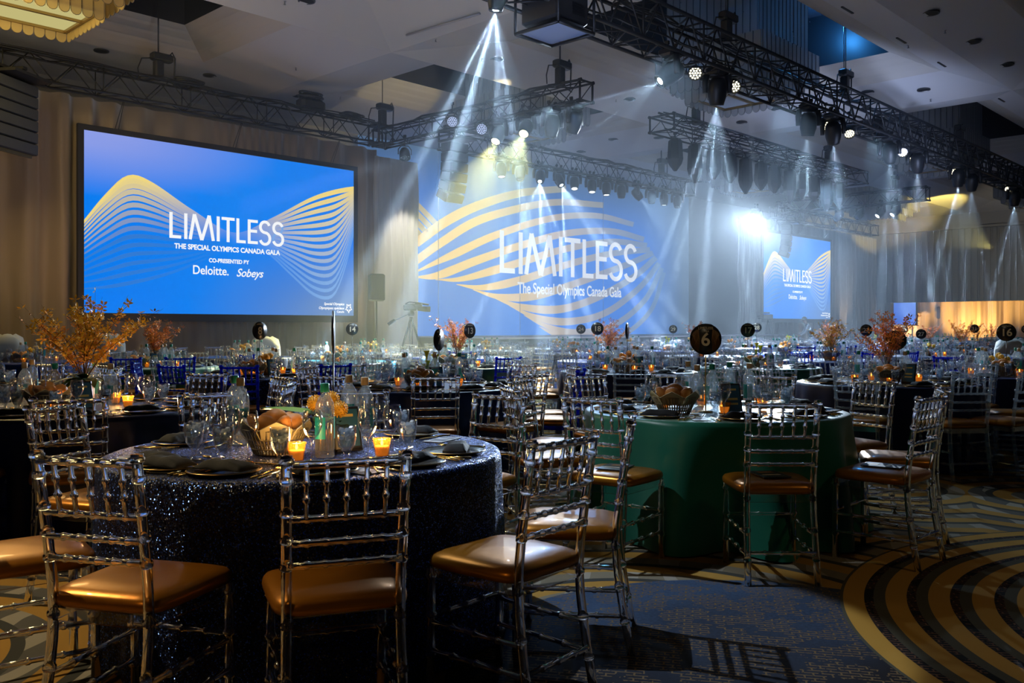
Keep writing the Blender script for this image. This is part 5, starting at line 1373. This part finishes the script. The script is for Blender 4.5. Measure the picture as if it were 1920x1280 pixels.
    if z < 16 or ti % 2 == 0:
        a = back+radians(-20 if key != (1, 0) else -35); q = p+Vector((cos(a), sin(a), 0))*.30+top
        if key == (0, 0): q = P(517, 700, 3.86); q.z = THT+.001
        if key == (1, 0): q = P(1265, 700, 5.62); q.z = THT+.001
        if key == (1, 1): q = P(788, 700, 7.9); q.z = THT+.001
        KBK.put(q, rnd.uniform(0, 6), 'wire basket of bread rolls lined with paper, on '+D, 'basket', 'bread baskets', sc=(1.2, 1.2, 1.15))
        rl = []
        for k in range(6 if z < 12 else 3):
            a = 2*pi*k/(6 if z < 12 else 3)+.4; o = place(MR[k % 2], 'bread_roll', q+Vector((.066*cos(a), .066*sin(a), .112+.02*(k % 2))), rot=(radians(50 if k % 2 == 0 else 20), 0, a-pi/2), sc=(1.2, 1.2, 1.2)); tag(o, 'x', 'bread'); rl.append(o)
        if z < 12:
            o = tag(place(MR[1], 'bread_roll', q+Vector((0, 0, .155)), sc=(1.2, 1.2, 1.2)), 'x', 'bread'); rl.append(o)
        order_labels(rl, 'bread roll', 'in the basket on '+D, 'bread rolls in a basket')
    if z < 14:
        a = back+radians(25); q = p+Vector((cos(a), sin(a), 0))*.26+top
        if key == (0, 0): q = P(655, 700, 3.95); q.z = THT+.001
        if key == (1, 0): q = P(1375, 700, 5.6); q.z = THT+.001
        menu_stand('black upright menu holder with a blue card on '+D, q, cam_yaw(q)+radians(25 if key != (2, 0) else -20))
    if key == (0, 0):
        q = P(618, 700, 4.0); q.z = THT+.001; lo = low_arrangement('golden pincushion flowers with one big leaf on the nearest table', q, 5, 'protea', n=4, R=.085)
        lb = MB(); leafblade(lb, (0, 0, .15), c2w(-1, .15, .22).normalized(), .33, .075, 0, .12, 8); leafblade(lb, (0, 0, .14), c2w(-.2, -1, .4).normalized(), .14, .05, 0, .5, 6); lb.build('big_leaf', leaf2, lo)
        q = P(625, 700, 4.25); q.z = THT+.001; table_sign('thin edge-on table sign standing on the nearest sequined table', 'sign', q, '', cam_yaw(q)+radians(87), h=.52)
    if t['num']:
        side = {(1, 0): (-12/5.94*F/F, -.20)}.get(key)
        q = {(1, 0): P(1323, 700, 5.75), (1, 1): P(823, 700, 8.15), (1, 2): P(487, 700, 9.9), (2, 1): P(1176, 700, 11.0), (2, 0): P(1680, 700, 9.0), (3, 0): P(1887, 700, 10.1), (2, 2): P(881, 700, 12.), (3, 2): P(1120, 700, 14.2), (3, 1): P(1402, 700, 12.7), (5, 2): P(1419, 700, 19.), (4, 1): P(1624, 700, 15.4), (5, 1): P(1727, 700, 18.2), (6, 1): P(1827, 700, 21)}.get(key, p+Vector((.12, -.1, 0)))
        q.z = THT+.001
        yw = cam_yaw(q)+radians({(1, 1): 62, (1, 2): 40, (2, 1): 78, (2, 2): 42, (1, 0): 0, (3, 0): 5}.get(key, 10))
        hh = CAMH-(({(1, 0): 636, (1, 1): 637, (1, 2): 620, (2, 1): 620, (2, 0): 638, (3, 0): 623, (2, 2): 620, (3, 2): 616, (3, 1): 619, (4, 1): 619, (5, 1): 626, (5, 2): 614, (6, 1): 616}.get(key, 617))-HZ)/F*proj(q)[2]-THT
        nn = '' if key == (2, 0) else t['num']
        table_sign('round black table sign reading %s on a thin stand' % words(nn) if nn else 'round black sign behind the tall bronze branches', 'sign', q, nn, yw, h=hh)
# everything past the counted copies
cs = MB(); base = {}
def me2mb(me):
    r = MB(); r.v = [tuple(v.co) for v in me.vertices]; r.f = [tuple(q.vertices) for q in me.polygons]; r.m = [q.material_index for q in me.polygons]; r.sm = [q.use_smooth for q in me.polygons]; return r
def mass(items, name, mats, label):
    out = MB()
    for src, loc, yaw in items:
        k = len(out.v); c_, s_ = cos(yaw), sin(yaw)
        out.v += [(x*c_-y*s_+loc[0], x*s_+y*c_+loc[1], z_+loc[2]) for x, y, z_ in src.v]; out.f += [tuple(i+k for i in f) for f in src.f]; out.m += src.m; out.sm += src.sm
    return tag(out.build(name, mats), label, kind='stuff')
if farc: s = me2mb(M2); mass([(s, c, y) for c, y, b in farc], 'distant_chairs', [acr_s, gold_seat], 'many more clear chairs at the farthest tables before the stage')
if far_gl:
    sg, sw = me2mb(MGf), me2mb(MWf)
    mass([(sg, g, 0) for g, k in far_gl if k == 0]+[(sw, g, 0) for g, k in far_gl if k == 1], 'distant_glasses', [glass, ice], 'many more glasses on the farthest tables before the stage')
print('tables', len(tabs), 'chairs', nch, 'extra', len(farc), 'goblets', ngob, 'extra gl', len(far_gl))
# ------------------------------------------------------------------ far people, camera, speaker stands, carts
def stand_legs(t, h, r=.45, n=3, m=None, a0=0.):
    for k in range(n):
        a = 2*pi*k/n+a0; MB().tube([(0, 0, h), (r*cos(a), r*sin(a), .0)], .018, 6).build('leg', m or blackm, t)
q = P(706, 614, 25.2); t = thing('stand_speaker', 'grey loudspeaker on a pole stand beside the largest screen', 'loudspeaker', (q.x, q.y, 0), cam_yaw(q)+radians(12))
MB().bbox((0, 0, 2.42), (.42, .36, .76), .04).build('cabinet', mat('speaker_grey', (.06, .07, .07), .6), t)
MB().bbox((0, -.185, 2.42), (.38, .02, .70), .02).build('grille', grille, t)
MB().tube([(0, 0, .5), (0, 0, 2.06)], .022, 8).build('pole', blackm, t); stand_legs(t, .85, .5)
q = P(1765, 614, 60.5); t = thing('stand_speaker', 'small dark loudspeaker on a stand before the amber drape', 'loudspeaker', (q.x, q.y, 0), cam_yaw(q))
MB().bbox((0, 0, 2.3), (.55, .4, .8), .04).build('cabinet', spk, t); MB().tube([(0, 0, .3), (0, 0, 1.9)], .03, 6).build('pole', blackm, t); stand_legs(t, .7, .5)
# video camera on its tripod
q = P(771, 614, 23.6); t = thing('video_camera', 'broadcast video camera on a tripod in front of the stage screen', 'video camera', (q.x, q.y, 0), cam_yaw(q))
MB().bbox((-.02, 0, 1.83), (.36, .16, .17), .03).build('camera_body', blackm, t)
mb = MB(); mb.tube([(.16, 0, 1.80), (.26, 0, 1.795), (.40, 0, 1.785)], [.06, .065, .075], 12); mb.bbox((.45, 0, 1.785), (.10, .17, .14), .01); mb.build('lens', blackm, t)
mb = MB(); mb.tube([(-.15, 0, 1.92), (-.05, 0, 1.97), (.14, 0, 1.955), (.18, 0, 1.92)], .016, 6); mb.tube([(.10, 0, 1.95), (.46, 0, 1.90)], [.03, .022], 8); mb.build('handle', blackm, t)
MB().bbox((.18, -.12, 1.88), (.22, .07, .08), .015).build('viewfinder', blackm, t)
MB().lathe([(0, 1.60), (.07, 1.60), (.09, 1.66), (.06, 1.74), (0, 1.745)], 12).build('tripod_head', blackm, t)
MB().tube([(-.05, 0, 1.66), (-.35, 0, 1.52), (-.52, .02, 1.46)], .014, 6).tube([(-.42, 0, 1.50), (-.60, 0, 1.38)], .045, 8).build('pan_bar', blackm, t)
for k in range(3):
    a = 2*pi*k/3+.5; mb = MB()
    for s in (-.03, .03): mb.tube([(s*-sin(a), s*cos(a), 1.58), (.30*cos(a)+s*-sin(a), .30*sin(a)+s*cos(a), .7)], .014, 5)
    mb.tube([(.28*cos(a), .28*sin(a), .8), (.52*cos(a), .52*sin(a), 0)], .018, 6); mb.build('leg', blackm, t)
q = P(1440, 614, 38.0); t = thing('video_camera', 'small video camera on a tripod by the left edge of the smaller screen', 'video camera', (q.x, q.y, 0), cam_yaw(q))
MB().bbox((0, 0, 1.75), (.40, .18, .22), .03).build('camera_body', blackm, t); MB().tube([(-.18, 0, 1.74), (-.42, 0, 1.72)], .07, 8).build('lens', blackm, t); MB().bbox((-.05, 0, 1.92), (.25, .08, .07), .01).build('viewfinder', blackm, t); stand_legs(t, 1.64, .5)
# white-draped carts
white_cloth = mat('white_linen', (.36, .36, .35), .75, bump=(9, .2))
for px, y, z, w, lb in ((205, 629, 15.2, .5, 'white cloth draped over a cart behind the golden branches'), (498, 634, 17.5, .55, 'low white-draped cart under the largest screen, beside sign eight'), (14, 630, 14.5, .5, 'white-draped cart at the left frame edge'), (1898, 638, 14.0, .5, 'white-draped cart behind sign sixteen')):
    q = P(px, y, z); t = tag(MB(), None) if 0 else None
    mb = MB(); h = q.z; n = 40; prof = [(0, h-.02), (.5, h-.01), (.92, h-.07), (1., h-.15), (1.04, h*.6), (1.10, .25), (1.14, .02)]
    for r, zz in prof:
        for k in range(n):
            a = 2*pi*k/n; sq = (abs(cos(a))**.5*(1 if cos(a) > 0 else -1), abs(sin(a))**.5*(1 if sin(a) > 0 else -1)); f = 1+(.05*sin(9*a)*(1-zz/h))
            mb.v.append((sq[0]*w/2*r*f, sq[1]*.3*r*f, zz+.05*sin(3*a)*(r < .95)*(r > 0)))
    for i in range(len(prof)-1):
        for k in range(n): j = (k+1) % n; mb.f.append((i*n+k, i*n+j, (i+1)*n+j, (i+1)*n+k)); mb.m.append(0); mb.sm.append(True)
    tag(mb.build('draped_cart', white_cloth, None, (q.x, q.y, 0), cam_yaw(q)), lb, 'cart')
# screen in the bay beyond
q = P(1690, 588, 61.0); t = thing('bay_screen', 'tiny bright blue screen in the amber bay at right', 'screen', (q.x, q.y, 1.45), pi/2*0+atan2(-CN, SN)*0-pi/2)
MB().box((0, .04, 1.0), (2.1, .06, 2.05)).build('screen_frame', blackp, t)
mb = MB(); cols = []
for j in range(5):
    for i in range(5): mb.v.append((-.95+1.9*i/4, 0, .05+1.9*j/4)); cols.append(mixv((.02, .12, .75), (.15, .30, .85), i/4*.5+j/8))
for j in range(4):
    for i in range(4): a = j*5+i; mb.f.append((a, a+1, a+6, a+5)); mb.m.append(0); mb.sm.append(False)
o = mb.build('screen_image', SCR, t); paint(o, cols)
for k in (-.7, .7): MB().tube([(k, .05, -1.45), (k, .05, .1)], .04, 6).build('stand_post', blackm, t)
# a waiter bending over a far table
def person(label, loc, yaw, h=1.72):
    root = thing('person', label, 'person', loc, yaw)
    me = bpy.data.meshes.new('body'); V = []; E = []; Rr = []
    def v(p, r): V.append(p); Rr.append(r); return len(V)-1
    def e(a, b): E.append((a, b))
    pel = v((0, 0, .95), .14); wa = v((0, .05, 1.10), .125); ch = v((0, .16, 1.30), .15); nk = v((0, .25, 1.46), .06); hd = v((0, .30, 1.56), .085); tp = v((0, .33, 1.67), .075)
    e(pel, wa); e(wa, ch); e(ch, nk); e(nk, hd); e(hd, tp)
    for s in (-1, 1):
        hp = v((s*.10, 0, .90), .10); kn = v((s*.11, .03, .50), .065); an = v((s*.11, -.02, .09), .045); to = v((s*.12, .14, .04), .04)
        e(pel, hp); e(hp, kn); e(kn, an); e(an, to)
        sh = v((s*.19, .18, 1.38), .07); el = v((s*.24, .30, 1.12), .05); wr = v((s*.20, .50, .98), .033); pa = v((s*.19, .57, .95), .035)
        e(ch, sh); e(sh, el); e(el, wr); e(wr, pa)
        for k in range(4):
            f1 = v((s*(.19+.022*(k-1.5)), .63, .935), .011); f2 = v((s*(.19+.024*(k-1.5)), .66+.008*(k in (1, 2)), .905), .009); e(pa, f1); e(f1, f2)
        th = v((s*.145, .59, .94), .012); th2 = v((s*.13, .62, .915), .010); e(pa, th); e(th, th2)
    me.from_pydata(V, E, []); o = bpy.data.objects.new('body', me); COL.objects.link(o)
    sk = o.modifiers.new('skin', 'SKIN'); sk.use_smooth_shade = True
    for i, r in enumerate(Rr): me.skin_vertices[0].data[i].radius = (r, r) 
    me.skin_vertices[0].data[0].use_root = True
    sb = o.modifiers.new('sub', 'SUBSURF'); sb.levels = 1; sb.render_levels = 1
    bpy.context.view_layer.update()
    m2 = bpy.data.meshes.new_from_object(o.evaluated_get(bpy.context.evaluated_depsgraph_get())); bpy.data.objects.remove(o)
    skin = mat('skin', (.45, .26, .18), .6); shirt = mat('white_shirt', (.55, .58, .62), .7); vest = mat('dark_vest', (.015, .015, .02), .7); trou = mat('black_trousers', (.01, .01, .012), .7)
    m2.materials.clear()
    for m in (skin, shirt, vest, trou): m2.materials.append(m)
    for p in m2.polygons:
        c = p.center; ax = abs(c.x)
        p.material_index = 0 if (c.z > 1.46 or (c.y > .50 and c.z < 1.02)) else 3 if c.z < .98 and c.y < .3 else 2 if ax < .155 and c.z < 1.44 else 1
        if c.z < .09: p.material_index = 2
        p.use_smooth = True
    b = bpy.data.objects.new('body', m2); COL.objects.link(b); b.parent = root
    MB().ball((0, .315, 1.665), .105, 14, 9, (.88, 1.0, .85)).build('hair', mat('dark_hair', (.012, .01, .01), .7), root)
    mb = MB()
    for s in (-1, 1): mb.ball((s*.032, .405, 1.62), .011, 6, 4)
    mb.build('eye', blackm, root); MB().ball((0, .418, 1.59), .016, 6, 4, (.7, 1, 1.3)).build('nose', skin, root); MB().ball((0, .40, 1.545), .02, 8, 4, (1, .5, .25)).build('mouth', mat('lips', (.35, .12, .1), .6), root)
    for s in (-1, 1): MB().ball((s*.088, .31, 1.60), .025, 6, 4, (.4, .8, 1.2)).build('ear', skin, root)
    return root
q = P(1523, 614, 37.0); person('waiter in dark vest and white sleeves bending by the smaller screen', (q.x, q.y, 0), cam_yaw(q)+radians(100))
